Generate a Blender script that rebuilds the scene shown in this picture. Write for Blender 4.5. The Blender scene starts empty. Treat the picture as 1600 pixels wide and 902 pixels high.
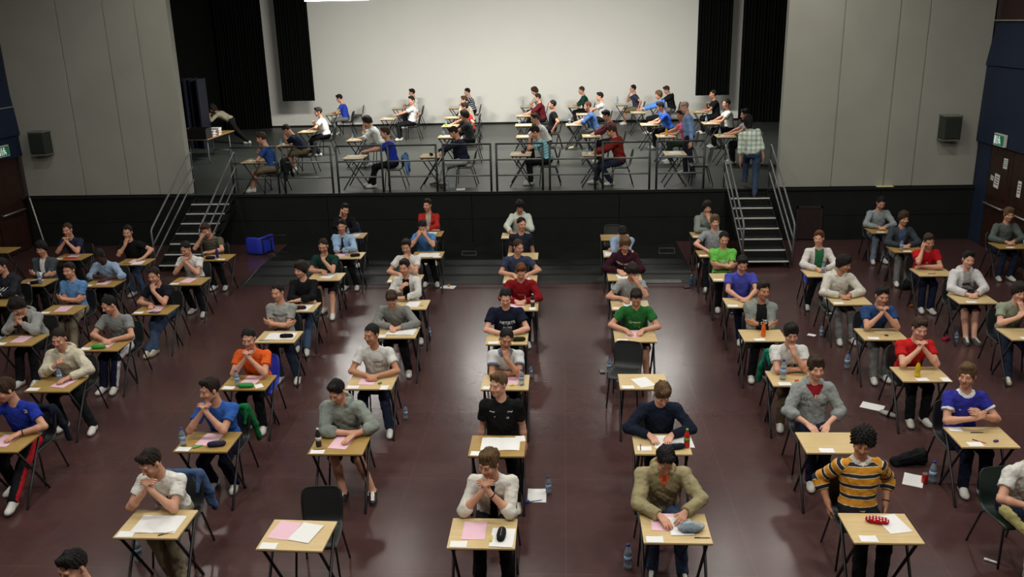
import bpy, bmesh, math, random
import numpy as np
from mathutils import Vector, Matrix
from mathutils.bvhtree import BVHTree
SC = bpy.context.scene
COL = SC.collection
PI = math.pi
random.seed(5)
A3 = lambda *v: np.array(v, dtype=np.float64)

# ------------------------------------------------------------------ camera (solved from the vanishing points)
FPX, CX, CY = 1367.0, 800.0, 451.0
EYE = A3(0, 0, 5.12)
_f = A3((880-CX)/FPX, (30-CY)/FPX, 1); _f /= np.linalg.norm(_f)
_d = A3((905-CX)/FPX, (4910-CY)/FPX, 1); _d -= _f*(_f@_d); _d /= np.linalg.norm(_d)
_r = np.cross(_d, _f)
CAMW = np.array([_r, _f, -_d])                 # camera coords (x right, y down, z in) -> world
def ray(x, y): return CAMW @ A3((x-CX)/FPX, (y-CY)/FPX, 1)
def at_z(x, y, z): d = ray(x, y); return EYE + d*((z-EYE[2])/d[2])
def at_y(x, y, Y): d = ray(x, y); return EYE + d*((Y-EYE[1])/d[1])
cd = bpy.data.cameras.new('camera'); cam = bpy.data.objects.new('camera', cd); COL.objects.link(cam)
_m = CAMW @ np.diag([1.0, -1.0, -1.0])
M4 = Matrix.Identity(4)
for i in range(3):
    for j in range(3): M4[i][j] = _m[i][j]
    M4[i][3] = EYE[i]
cam.matrix_world = M4
cd.sensor_width = 36; cd.lens = 36*FPX/1600; cd.clip_end = 200
SC.camera = cam

# ------------------------------------------------------------------ materials
MATS = {}
def lin(c):
    return tuple(((v/255)/12.92 if v/255 <= .04045 else ((v/255+.055)/1.055)**2.4) for v in c)
def base(name, rough=.6, metal=0.0, spec=.5):
    m = bpy.data.materials.new(name); m.use_nodes = True
    nt = m.node_tree; b = nt.nodes['Principled BSDF']
    b.inputs['Roughness'].default_value = rough; b.inputs['Metallic'].default_value = metal
    b.inputs['Specular IOR Level'].default_value = spec
    return m, nt, b
def noise_col(nt, b, c, amt, scale, coord='Object', bump=0.0, bscale=None, detail=3):
    tc = nt.nodes.new('ShaderNodeTexCoord')
    n = nt.nodes.new('ShaderNodeTexNoise'); n.inputs['Scale'].default_value = scale; n.inputs['Detail'].default_value = detail
    nt.links.new(tc.outputs[coord], n.inputs['Vector'])
    r = nt.nodes.new('ShaderNodeValToRGB')
    r.color_ramp.elements[0].position = .3; r.color_ramp.elements[1].position = .7
    r.color_ramp.elements[0].color = (*[max(0, v*(1-amt)) for v in c], 1)
    r.color_ramp.elements[1].color = (*[min(1, v*(1+amt)) for v in c], 1)
    nt.links.new(n.outputs['Fac'], r.inputs['Fac']); nt.links.new(r.outputs['Color'], b.inputs['Base Color'])
    if bump:
        n2 = nt.nodes.new('ShaderNodeTexNoise'); n2.inputs['Scale'].default_value = bscale or scale; n2.inputs['Detail'].default_value = 2
        nt.links.new(tc.outputs[coord], n2.inputs['Vector'])
        bp = nt.nodes.new('ShaderNodeBump'); bp.inputs['Strength'].default_value = bump; bp.inputs['Distance'].default_value = .02
        nt.links.new(n2.outputs['Fac'], bp.inputs['Height']); nt.links.new(bp.outputs['Normal'], b.inputs['Normal'])
    return r
def simple(name, c, rough=.6, metal=0.0, amt=.08, scale=20, bump=0, bscale=None, spec=.5):
    if name in MATS: return MATS[name]
    m, nt, b = base(name, rough, metal, spec); noise_col(nt, b, c, amt, scale, bump=bump, bscale=bscale)
    MATS[name] = m; return m
def cloth(rgb):
    c = lin(rgb); k = 'cloth_%d_%d_%d' % tuple(rgb)
    return simple(k, c, .9, amt=.10, scale=9, bump=.55, bscale=20, spec=.15)
def shiny(rgb, rough=.35):
    return simple('plastic_%d_%d_%d_%d' % (*rgb, int(rough*100)), lin(rgb), rough, amt=.05, scale=30)
def bands(name, stops, period, rough=.9):
    """horizontal stripes that follow the cloth (vertex attribute 'band' in metres)"""
    if name in MATS: return MATS[name]
    m, nt, b = base(name, rough, 0, .15)
    at = nt.nodes.new('ShaderNodeAttribute'); at.attribute_name = 'band'
    d = nt.nodes.new('ShaderNodeMath'); d.operation = 'DIVIDE'; d.inputs[1].default_value = period
    fr = nt.nodes.new('ShaderNodeMath'); fr.operation = 'FRACT'
    r = nt.nodes.new('ShaderNodeValToRGB'); r.color_ramp.interpolation = 'CONSTANT'
    e = r.color_ramp.elements
    while len(e) < len(stops): e.new(.5)
    for i, (p, c) in enumerate(stops): e[i].position = p; e[i].color = (*lin(c), 1)
    nt.links.new(at.outputs['Fac'], d.inputs[0]); nt.links.new(d.outputs[0], fr.inputs[0]); nt.links.new(fr.outputs[0], r.inputs['Fac'])
    nt.links.new(r.outputs['Color'], b.inputs['Base Color']); MATS[name] = m; return m
def plaid():
    if 'plaid' in MATS: return MATS['plaid']
    m, nt, b = base('plaid_cloth', .9, 0, .15)
    tc = nt.nodes.new('ShaderNodeTexCoord'); out = []
    for ax, dirn in (('X', 14), ('Z', 12)):
        w = nt.nodes.new('ShaderNodeTexWave'); w.bands_direction = ax; w.inputs['Scale'].default_value = 3.2
        nt.links.new(tc.outputs['Object'], w.inputs['Vector'])
        r = nt.nodes.new('ShaderNodeValToRGB'); r.color_ramp.elements[0].position = .45; r.color_ramp.elements[1].position = .75
        r.color_ramp.elements[0].color = (*lin((238, 236, 226)), 1); r.color_ramp.elements[1].color = (*lin((186, 206, 200)), 1)
        nt.links.new(w.outputs['Fac'], r.inputs['Fac']); out.append(r)
    mx = nt.nodes.new('ShaderNodeMix'); mx.data_type = 'RGBA'; mx.blend_type = 'MULTIPLY'; mx.inputs[0].default_value = 1
    nt.links.new(out[0].outputs['Color'], mx.inputs[6]); nt.links.new(out[1].outputs['Color'], mx.inputs[7])
    nt.links.new(mx.outputs[2], b.inputs['Base Color']); MATS['plaid'] = m; return m
def skin_mat():
    if 'skin' in MATS: return MATS['skin']
    m, nt, b = base('skin', .5, 0, .3)
    at = nt.nodes.new('ShaderNodeAttribute'); at.attribute_name = 'Col'
    tc = nt.nodes.new('ShaderNodeTexCoord'); n = nt.nodes.new('ShaderNodeTexNoise'); n.inputs['Scale'].default_value = 14
    nt.links.new(tc.outputs['Object'], n.inputs['Vector'])
    r = nt.nodes.new('ShaderNodeValToRGB'); r.color_ramp.elements[0].color = (.9, .86, .84, 1); r.color_ramp.elements[1].color = (1.08, 1.04, 1.02, 1)
    nt.links.new(n.outputs['Fac'], r.inputs['Fac'])
    mx = nt.nodes.new('ShaderNodeMix'); mx.data_type = 'RGBA'; mx.blend_type = 'MULTIPLY'; mx.inputs[0].default_value = 1
    nt.links.new(at.outputs['Color'], mx.inputs[6]); nt.links.new(r.outputs['Color'], mx.inputs[7])
    nt.links.new(mx.outputs[2], b.inputs['Base Color']); MATS['skin'] = m; return m
def hair_mat(rgb):
    k = 'hair_%d_%d_%d' % tuple(rgb)
    return simple(k, lin(rgb), .6, amt=.35, scale=60, bump=.8, bscale=140, spec=.3)
def wood_mat(name, c1, c2):
    if name in MATS: return MATS[name]
    m, nt, b = base(name, .38, 0, .4)
    tc = nt.nodes.new('ShaderNodeTexCoord'); mp = nt.nodes.new('ShaderNodeMapping'); mp.inputs['Scale'].default_value = (2.2, 30, 30)
    oi = nt.nodes.new('ShaderNodeObjectInfo')
    n = nt.nodes.new('ShaderNodeTexNoise'); n.inputs['Scale'].default_value = 1.6; n.inputs['Detail'].default_value = 4; n.noise_dimensions = '4D'
    mu = nt.nodes.new('ShaderNodeMath'); mu.operation = 'MULTIPLY'; mu.inputs[1].default_value = 50
    nt.links.new(oi.outputs['Random'], mu.inputs[0]); nt.links.new(mu.outputs[0], n.inputs['W'])
    nt.links.new(tc.outputs['Object'], mp.inputs['Vector']); nt.links.new(mp.outputs['Vector'], n.inputs['Vector'])
    r = nt.nodes.new('ShaderNodeValToRGB'); r.color_ramp.elements[0].position = .3; r.color_ramp.elements[1].position = .75
    r.color_ramp.elements[0].color = (*lin(c1), 1); r.color_ramp.elements[1].color = (*lin(c2), 1)
    nt.links.new(n.outputs['Fac'], r.inputs['Fac']); nt.links.new(r.outputs['Color'], b.inputs['Base Color'])
    MATS[name] = m; return m
def emit(name, c, s):
    if name in MATS: return MATS[name]
    m, nt, b = base(name); b.inputs['Emission Color'].default_value = (*c, 1); b.inputs['Emission Strength'].default_value = s
    b.inputs['Base Color'].default_value = (*c, 1); MATS[name] = m; return m
def clear_plastic():
    if 'clear' in MATS: return MATS['clear']
    m, nt, b = base('clear_plastic', .12, 0, .6)
    b.inputs['Base Color'].default_value = (.62, .78, .92, 1); b.inputs['Transmission Weight'].default_value = .75; b.inputs['IOR'].default_value = 1.12
    MATS['clear'] = m; return m
def paper_mat(name, c, lines=True):
    if name in MATS: return MATS[name]
    m, nt, b = base(name, .8, 0, .2)
    tc = nt.nodes.new('ShaderNodeTexCoord'); w = nt.nodes.new('ShaderNodeTexWave'); w.bands_direction = 'Y'; w.inputs['Scale'].default_value = 24
    n = nt.nodes.new('ShaderNodeTexNoise'); n.inputs['Scale'].default_value = 90
    nt.links.new(tc.outputs['Object'], w.inputs['Vector']); nt.links.new(tc.outputs['Object'], n.inputs['Vector'])
    mu = nt.nodes.new('ShaderNodeMath'); mu.operation = 'MULTIPLY'
    nt.links.new(w.outputs['Fac'], mu.inputs[0]); nt.links.new(n.outputs['Fac'], mu.inputs[1])
    r = nt.nodes.new('ShaderNodeValToRGB'); r.color_ramp.elements[0].position = .42; r.color_ramp.elements[1].position = .62
    k = .86 if lines else 1.0
    r.color_ramp.elements[0].color = (*c, 1); r.color_ramp.elements[1].color = (*[v*k for v in c], 1)
    nt.links.new(mu.outputs[0], r.inputs['Fac']); nt.links.new(r.outputs['Color'], b.inputs['Base Color'])
    MATS[name] = m; return m

# ------------------------------------------------------------------ mesh helpers
def mesh_from(name, V, Fq, mats, midx=None, smooth=True):
    me = bpy.data.meshes.new(name)
    V = np.asarray(V, dtype=np.float32); Fq = np.asarray(Fq, dtype=np.int32)
    n, k = Fq.shape
    me.vertices.add(len(V)); me.vertices.foreach_set('co', V.ravel())
    me.loops.add(n*k); me.loops.foreach_set('vertex_index', Fq.ravel())
    me.polygons.add(n); me.polygons.foreach_set('loop_start', np.arange(0, n*k, k, dtype=np.int32))
    me.polygons.foreach_set('loop_total', np.full(n, k, dtype=np.int32))
    me.polygons.foreach_set('use_smooth', np.full(n, smooth))
    for m in (mats if isinstance(mats, (list, tuple)) else [mats]): me.materials.append(m)
    if midx is not None: me.polygons.foreach_set('material_index', np.asarray(midx, dtype=np.int32))
    me.update(calc_edges=True); return me
def obj(name, me, parent=None):
    o = bpy.data.objects.new(name, me); COL.objects.link(o)
    if parent is not None: o.parent = parent
    return o
def tag(o, label, cat, group=None, kind=None):
    o['label'] = label; o['category'] = cat
    if group: o['group'] = group
    if kind: o['kind'] = kind
    return o
def empty(name, loc=(0, 0, 0), rz=0.0):
    o = bpy.data.objects.new(name, None); COL.objects.link(o); o.location = loc; o.rotation_euler = (0, 0, rz); o.empty_display_size = .1
    return o
def copy_tree(o, parent=None):
    c = o.copy(); COL.objects.link(c)
    if parent is not None: c.parent = parent
    for ch in list(o.children): copy_tree(ch, c)
    return c
class MB:
    """collects boxes, tubes, lathes as one mesh"""
    def __init__(s): s.bm = bmesh.new()
    def box(s, lo, hi, mi=0, bev=0.0, rot=None, about=None):
        x0, y0, z0 = lo; x1, y1, z1 = hi
        b2 = bmesh.new()
        vs = [b2.verts.new(p) for p in ((x0,y0,z0),(x1,y0,z0),(x1,y1,z0),(x0,y1,z0),(x0,y0,z1),(x1,y0,z1),(x1,y1,z1),(x0,y1,z1))]
        for f in ((3,2,1,0),(4,5,6,7),(0,1,5,4),(1,2,6,5),(2,3,7,6),(3,0,4,7)): b2.faces.new([vs[i] for i in f])
        if bev: bmesh.ops.bevel(b2, geom=list(b2.edges), offset=bev, segments=2, affect='EDGES', profile=.6)
        for f in b2.faces: f.material_index = mi
        if rot is not None: bmesh.ops.rotate(b2, verts=b2.verts, cent=about or (0, 0, 0), matrix=rot)
        s.merge(b2); return s
    def merge(s, b2):
        me = bpy.data.meshes.new('tmp'); b2.to_mesh(me); b2.free(); s.bm.from_mesh(me); bpy.data.meshes.remove(me)
    def tube(s, pts, r, mi=0, n=8, rads=None):
        pts = [Vector(p) for p in pts]; rings = []
        up = None
        for i, p in enumerate(pts):
            t = (pts[min(i+1, len(pts)-1)]-pts[max(i-1, 0)]).normalized()
            if up is None: up = Vector((0, 0, 1)) if abs(t.z) < .9 else Vector((0, 1, 0))
            a = t.cross(up).normalized(); b = a.cross(t).normalized(); up = b
            rr = rads[i] if rads else r
            rings.append([s.bm.verts.new(p+a*(rr*math.cos(2*PI*k/n))+b*(rr*math.sin(2*PI*k/n))) for k in range(n)])
        for q in range(len(rings)-1):
            for k in range(n):
                f = s.bm.faces.new((rings[q][k], rings[q][(k+1) % n], rings[q+1][(k+1) % n], rings[q+1][k])); f.material_index = mi; f.smooth = True
        for rg, rev in ((rings[0], False), (rings[-1], True)):
            f = s.bm.faces.new(rg if rev else rg[::-1]); f.material_index = mi
        return s
    def lathe(s, prof, mi=0, n=14, c=(0, 0, 0)):
        rings = []
        for r, z in prof:
            rings.append([s.bm.verts.new((c[0]+r*math.cos(2*PI*k/n), c[1]+r*math.sin(2*PI*k/n), c[2]+z)) for k in range(n)])
        for q in range(len(rings)-1):
            for k in range(n):
                f = s.bm.faces.new((rings[q][k], rings[q][(k+1) % n], rings[q+1][(k+1) % n], rings[q+1][k])); f.material_index = mi; f.smooth = True
        s.bm.faces.new(rings[0][::-1]).material_index = mi; s.bm.faces.new(rings[-1]).material_index = mi
        return s
    def poly(s, pts, h, mi=0):
        """prism: polygon pts (x,y,z) extruded by vector h"""
        a = [s.bm.verts.new(p) for p in pts]; b = [s.bm.verts.new(Vector(p)+Vector(h)) for p in pts]
        s.bm.faces.new(a[::-1]).material_index = mi; s.bm.faces.new(b).material_index = mi
        for i in range(len(a)):
            j = (i+1) % len(a); s.bm.faces.new((a[i], a[j], b[j], b[i])).material_index = mi
        return s
    def mesh(s, name, mats):
        bmesh.ops.recalc_face_normals(s.bm, faces=s.bm.faces)
        me = bpy.data.meshes.new(name); s.bm.to_mesh(me); s.bm.free()
        for m in (mats if isinstance(mats, (list, tuple)) else [mats]): me.materials.append(m)
        return me
    def build(s, name, mats, parent=None): return obj(name, s.mesh(name, mats), parent)
def struct(o): o['kind'] = 'structure'; return o

# ------------------------------------------------------------------ distance fields -> continuous meshes
def unit(v): v = np.asarray(v, float); return v/(np.linalg.norm(v)+1e-12)
class Field:
    def __init__(s, lo, hi, coarse, fine, zones=()):
        s.ax = []
        for a in range(3):
            iv = [(z[0][a], z[1][a]) for z in zones]; x = lo[a]; c = [x]
            while x < hi[a]:
                f = any(p-coarse <= x <= q for p, q in iv); x += fine if f else coarse; c.append(x)
            s.ax.append(np.array(c, dtype=np.float32))
        s.D = np.full([len(c) for c in s.ax], .2, dtype=np.float32); s.m = coarse*1.6
    def region(s, lo, hi):
        sl = []
        for a in range(3):
            i = max(0, int(np.searchsorted(s.ax[a], lo[a]))-1); j = min(len(s.ax[a]), int(np.searchsorted(s.ax[a], hi[a]))+1)
            if j-i < 1: return None
            sl.append(slice(i, j))
        g = (s.ax[0][sl[0]][:, None, None], s.ax[1][sl[1]][None, :, None], s.ax[2][sl[2]][None, None, :])
        return tuple(sl), g
    def put(s, sl, d, k, sub=False):
        D = s.D[sl]
        if sub:
            if k > 0:
                h = np.clip(.5-.5*(D+d)/k, 0, 1); s.D[sl] = D+(-d-D)*h+k*h*(1-h)
            else: s.D[sl] = np.maximum(D, -d)
        elif k > 0:
            h = np.clip(.5+.5*(D-d)/k, 0, 1); s.D[sl] = D+(d-D)*h-k*h*(1-h)
        else: s.D[sl] = np.minimum(D, d)
    def cone(s, a, b, ra, rb, k=.02, cut=None, sub=False):
        a = np.asarray(a, float); b = np.asarray(b, float); r = max(ra, rb)+s.m+k
        R = s.region(np.minimum(a, b)-r, np.maximum(a, b)+r)
        if R is None: return
        sl, (X, Y, Z) = R; ab = b-a; L2 = max(ab@ab, 1e-9)
        t = np.clip(((X-a[0])*ab[0]+(Y-a[1])*ab[1]+(Z-a[2])*ab[2])/L2, 0, 1)
        d = np.sqrt((X-a[0]-t*ab[0])**2+(Y-a[1]-t*ab[1])**2+(Z-a[2]-t*ab[2])**2)-(ra+(rb-ra)*t)
        if cut is not None:
            p, n = cut; d = np.maximum(d, (X-p[0])*n[0]+(Y-p[1])*n[1]+(Z-p[2])*n[2])
        s.put(sl, d.astype(np.float32), k, sub)
    def ell(s, c, R, r, k=.02, sub=False, cut=None):
        c = np.asarray(c, float); m = max(r)+s.m+k
        Q = s.region(c-m, c+m)
        if Q is None: return
        sl, (X, Y, Z) = Q; x = X-c[0]; y = Y-c[1]; z = Z-c[2]
        q = [(R[i][0]*x+R[i][1]*y+R[i][2]*z)/r[i] for i in range(3)]
        k0 = np.sqrt(q[0]**2+q[1]**2+q[2]**2)+1e-6
        k1 = np.sqrt((q[0]/r[0])**2+(q[1]/r[1])**2+(q[2]/r[2])**2)+1e-6
        d = k0*(k0-1)/k1
        if cut is not None:
            p, n = cut; d = np.maximum(d, (X-p[0])*n[0]+(Y-p[1])*n[1]+(Z-p[2])*n[2])
        s.put(sl, d.astype(np.float32), k, sub)
    def plane(s, p, n):
        X, Y, Z = s.ax[0][:, None, None], s.ax[1][None, :, None], s.ax[2][None, None, :]
        s.D = np.maximum(s.D, ((X-p[0])*n[0]+(Y-p[1])*n[1]+(Z-p[2])*n[2]).astype(np.float32))
    def noise(s, amp, fr, seed=0):
        X, Y, Z = s.ax[0][:, None, None], s.ax[1][None, :, None], s.ax[2][None, None, :]
        q = seed*1.7
        w = np.sin(fr*(X+.6*Z)+q)*np.sin(fr*(.9*Y-.5*X)+2*q)*np.sin(fr*(Z+.4*Y)+3*q)+.5*np.sin(2.1*fr*(X-.7*Y)+q)*np.sin(1.9*fr*(Z+.5*X)+q)
        s.D = s.D+(amp*w).astype(np.float32)
    def rest_on(s, x0, x1, y0, y1, zlo, z):
        """flesh and cloth flatten where they rest on a plane at height z"""
        X, Y, Z = s.ax[0][:, None, None], s.ax[1][None, :, None], s.ax[2][None, None, :]
        m = (X > x0) & (X < x1) & (Y > y0) & (Y < y1) & (Z > zlo) & (Z < z+.02)
        s.D = np.where(m, np.maximum(s.D, (z-Z)), s.D).astype(np.float32)
    def poly(s):
        D, (xs, ys, zs) = s.D, s.ax
        S = D < 0
        n8 = np.zeros([d-1 for d in D.shape], dtype=np.int8)
        for i in (0, 1):
            for j in (0, 1):
                for k in (0, 1): n8 += S[i:D.shape[0]-1+i, j:D.shape[1]-1+j, k:D.shape[2]-1+k]
        I, J, K = np.nonzero((n8 > 0) & (n8 < 8)); N = len(I)
        vid = np.full(n8.shape, -1, dtype=np.int32); vid[I, J, K] = np.arange(N)
        acc = np.zeros((N, 3)); cnt = np.zeros(N)
        C = {(i, j, k): D[I+i, J+j, K+k] for i in (0, 1) for j in (0, 1) for k in (0, 1)}
        for a in range(3):
            for u in (0, 1):
                for v in (0, 1):
                    p0 = [0, 0, 0]; o = [q for q in range(3) if q != a]; p0[o[0]] = u; p0[o[1]] = v
                    p1 = list(p0); p1[a] = 1
                    d0, d1 = C[tuple(p0)], C[tuple(p1)]; x = (d0 < 0) != (d1 < 0)
                    t = np.where(x, d0/np.where(d0 == d1, 1, d0-d1), 0)
                    for q in range(3): acc[:, q] += x*(t if q == a else p0[q])
                    cnt += x
        acc /= cnt[:, None]
        V = np.stack([xs[I]+acc[:, 0]*(xs[I+1]-xs[I]), ys[J]+acc[:, 1]*(ys[J+1]-ys[J]), zs[K]+acc[:, 2]*(zs[K+1]-zs[K])], 1)
        Fs = []
        for a in range(3):
            b, c = (a+1) % 3, (a+2) % 3
            sl0 = [slice(1, -1)]*3; sl0[a] = slice(0, -1); sl1 = [slice(1, -1)]*3; sl1[a] = slice(1, None)
            s0, s1 = S[tuple(sl0)], S[tuple(sl1)]
            P = np.stack(np.nonzero(s0 != s1), 1)
            if not len(P): continue
            fl = s0[tuple(P.T)]
            P = P+np.array([0 if q == a else 1 for q in range(3)])
            def cell(db, dc):
                Q = P.copy(); Q[:, b] += db; Q[:, c] += dc; return vid[Q[:, 0], Q[:, 1], Q[:, 2]]
            q = np.stack([cell(-1, -1), cell(0, -1), cell(0, 0), cell(-1, 0)], 1)
            q[~fl] = q[~fl][:, ::-1]; Fs.append(q)
        Fq = np.concatenate(Fs); Fq = Fq[(Fq >= 0).all(1)]
        return V, Fq
def rotm(yaw, pitch, roll, B):
    """rotate basis B (rows: right x, forward f, up u) - yaw about u, pitch forward-down, roll to the side (degrees)"""
    y, p, r = [math.radians(v) for v in (yaw, pitch, roll)]
    x, f, u = B
    x, f = x*math.cos(y)+f*math.sin(y)*-1, f*math.cos(y)+x*math.sin(y)
    f, u = f*math.cos(p)-u*math.sin(p), u*math.cos(p)+f*math.sin(p)
    x, u = x*math.cos(r)-u*math.sin(r), u*math.cos(r)+x*math.sin(r)
    return np.array([x, f, u])
def ik(S, W, l1, l2, pole):
    S = np.asarray(S, float); W = np.asarray(W, float); v = W-S; d = np.linalg.norm(v); mx = (l1+l2)*.995
    if d > mx: W = S+v*(mx/d); v = W-S; d = mx
    d = max(d, abs(l1-l2)+.02); u = v/np.linalg.norm(v)
    a = (l1*l1-l2*l2+d*d)/(2*d); h = math.sqrt(max(l1*l1-a*a, 0))
    p = np.asarray(pole, float); p = unit(p-u*(p@u))
    return S+u*a+p*h, W
X3, F3, U3 = A3(1, 0, 0), A3(0, -1, 0), A3(0, 0, 1)
SKIN = {'pale': (222, 172, 148), 'fair': (208, 158, 132), 'tan': (188, 138, 108), 'dark': (74, 50, 40)}
HAIRC = {'black': (22, 18, 16), 'dark': (38, 28, 22), 'brown': (62, 44, 30), 'light': (104, 80, 52), 'blond': (148, 118, 76), 'red': (104, 58, 34), 'grey': (150, 144, 136)}
def hand(F, W, d, n, s, res, curl=.5, k=.006, spread=1.0):
    """palm, four fingers and a thumb from wrist W along d, palm facing n; s=+1 left hand"""
    d = unit(d); n = unit(np.asarray(n)-d*(np.dot(n, d))); t = np.cross(n, d)*s       # t: towards the thumb
    offs = (.030, .010, -.010, -.029); ln = (.95, 1.05, .98, .78)
    for i, o in enumerate(offs):
        kn = W+d*(.088-.004*abs(i-1))+t*o
        F.cone(W+t*o*.7+d*.008, kn, .0155, .0125, .012)
        dd, p = d+t*(o*2.0*spread), kn
        dd = unit(dd)
        for j, L in enumerate((.040, .026, .021)):
            a = curl*(.55 if j == 0 else 1.0)*(1+.10*i)
            dd = unit(dd*math.cos(a)+n*math.sin(a)); q = p+dd*L*ln[i]
            F.cone(p, q, .0092-.0006*j, .0088-.0007*j, k); p = q
    b = W+d*.022+t*.024; m = b+unit(d*.75+t*.65+n*.35)*.044; e = m+unit(d*.95+t*.15+n*(.25+curl*.5))*.034
    F.cone(b, m, .0140, .0108, .010); F.cone(m, e, .0104, .0086, .006)
BIG = 9
def arm_targets(kind, s, e, dx, ch, chin, hc, B, dz):
    """wrist, hand direction, palm normal, elbow pole, curl for one arm; s=+1 is the figure's left (world +x)"""
    z = dz+.050
    if not isinstance(kind, str): return kind, (-s*.7, -.25, .5), (-s*.8, .5, 0), (s*.8, .1, -.5), .85
    if kind == 'rest':  return (s*.075+dx*.5, e-.16, z), (-s*.75, -.6, -.05), (0, .1, -1), (s*.9, .1, -.25), .35
    if kind == 'flat':  return (s*.12+dx, e-.13, z), (-s*.35, -.9, -.02), (0, 0, -1), (s*.9, .2, -.2), .25
    if kind == 'write': return (s*.10+dx, e-.10, z+.018), (-s*.35, -.85, -.05), (-s*.5, 0, -.8), (s*.9, .2, -.2), .75
    if kind == 'cross': return (-s*.07+dx*.5, e-.09-.025*s, z+.006+.012*s), (-s*.95, .12, .0), (0, .25, -1), (s*.6, -.5, -.35), .45
    if kind == 'arms':  return (-s*.095, ch[1]-.115-.02*s, ch[2]-.115+.02*s), (-s*.9, .35, .12), (0, 1, .1), (s*.55, -.1, -.9), .4
    if kind == 'clasp': w = chin+A3(s*.040, -.065, -.115); return w, (-s*.42, .12, .9), (-s*.9, .25, -.1), (s*.62, -.35, -.9), .95
    if kind == 'hold':  w = chin+A3(s*.045, -.10, -.20); return w, (-s*.55, .0, .6), (-s*.8, .5, 0), (s*.7, -.2, -.9), .85
    if kind == 'chin':  w = chin+A3(s*.015, -.060, -.105); return w, (-s*.15, .30, .9), (-s*.2, .9, -.2), (s*.45, -.5, -.9), 1.0
    if kind == 'cheek': w = hc+B[0]*(s*.105)+A3(0, -.035, -.150); return w, (-s*.12, .18, .95), (-s*.9, .4, 0), (s*.5, -.6, -.9), .55
    if kind == 'brow':  w = hc+B[1]*.115+B[0]*(s*.065)+A3(0, -.02, -.09); return w, (-s*.35, .25, .9), (-s*.3, .9, 0), (s*.55, -.5, -.8), .5
    if kind == 'lap':   return (s*.11, -.27, .685), (-s*.4, -.85, -.2), (-s*.3, 0, -1), (s*.9, .3, -.1), .5
    if kind == 'hips':  return (s*.27, .03, .60), (-s*.1, -.2, -.9), (-s, 0, 0), (s*.55, .8, .1), .5
    if kind == 'reach': return (s*.10+dx, e-.24, z), (-s*.1, -.95, -.05), (0, 0, -1), (s*.9, .2, -.3), .25
    if kind == 'down':  return (s*.26, .02, ch[2]-.52), (0, -.15, -1), (-s, 0, 0), (s*.3, .9, 0), .4
    raise ValueError(kind)
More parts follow.
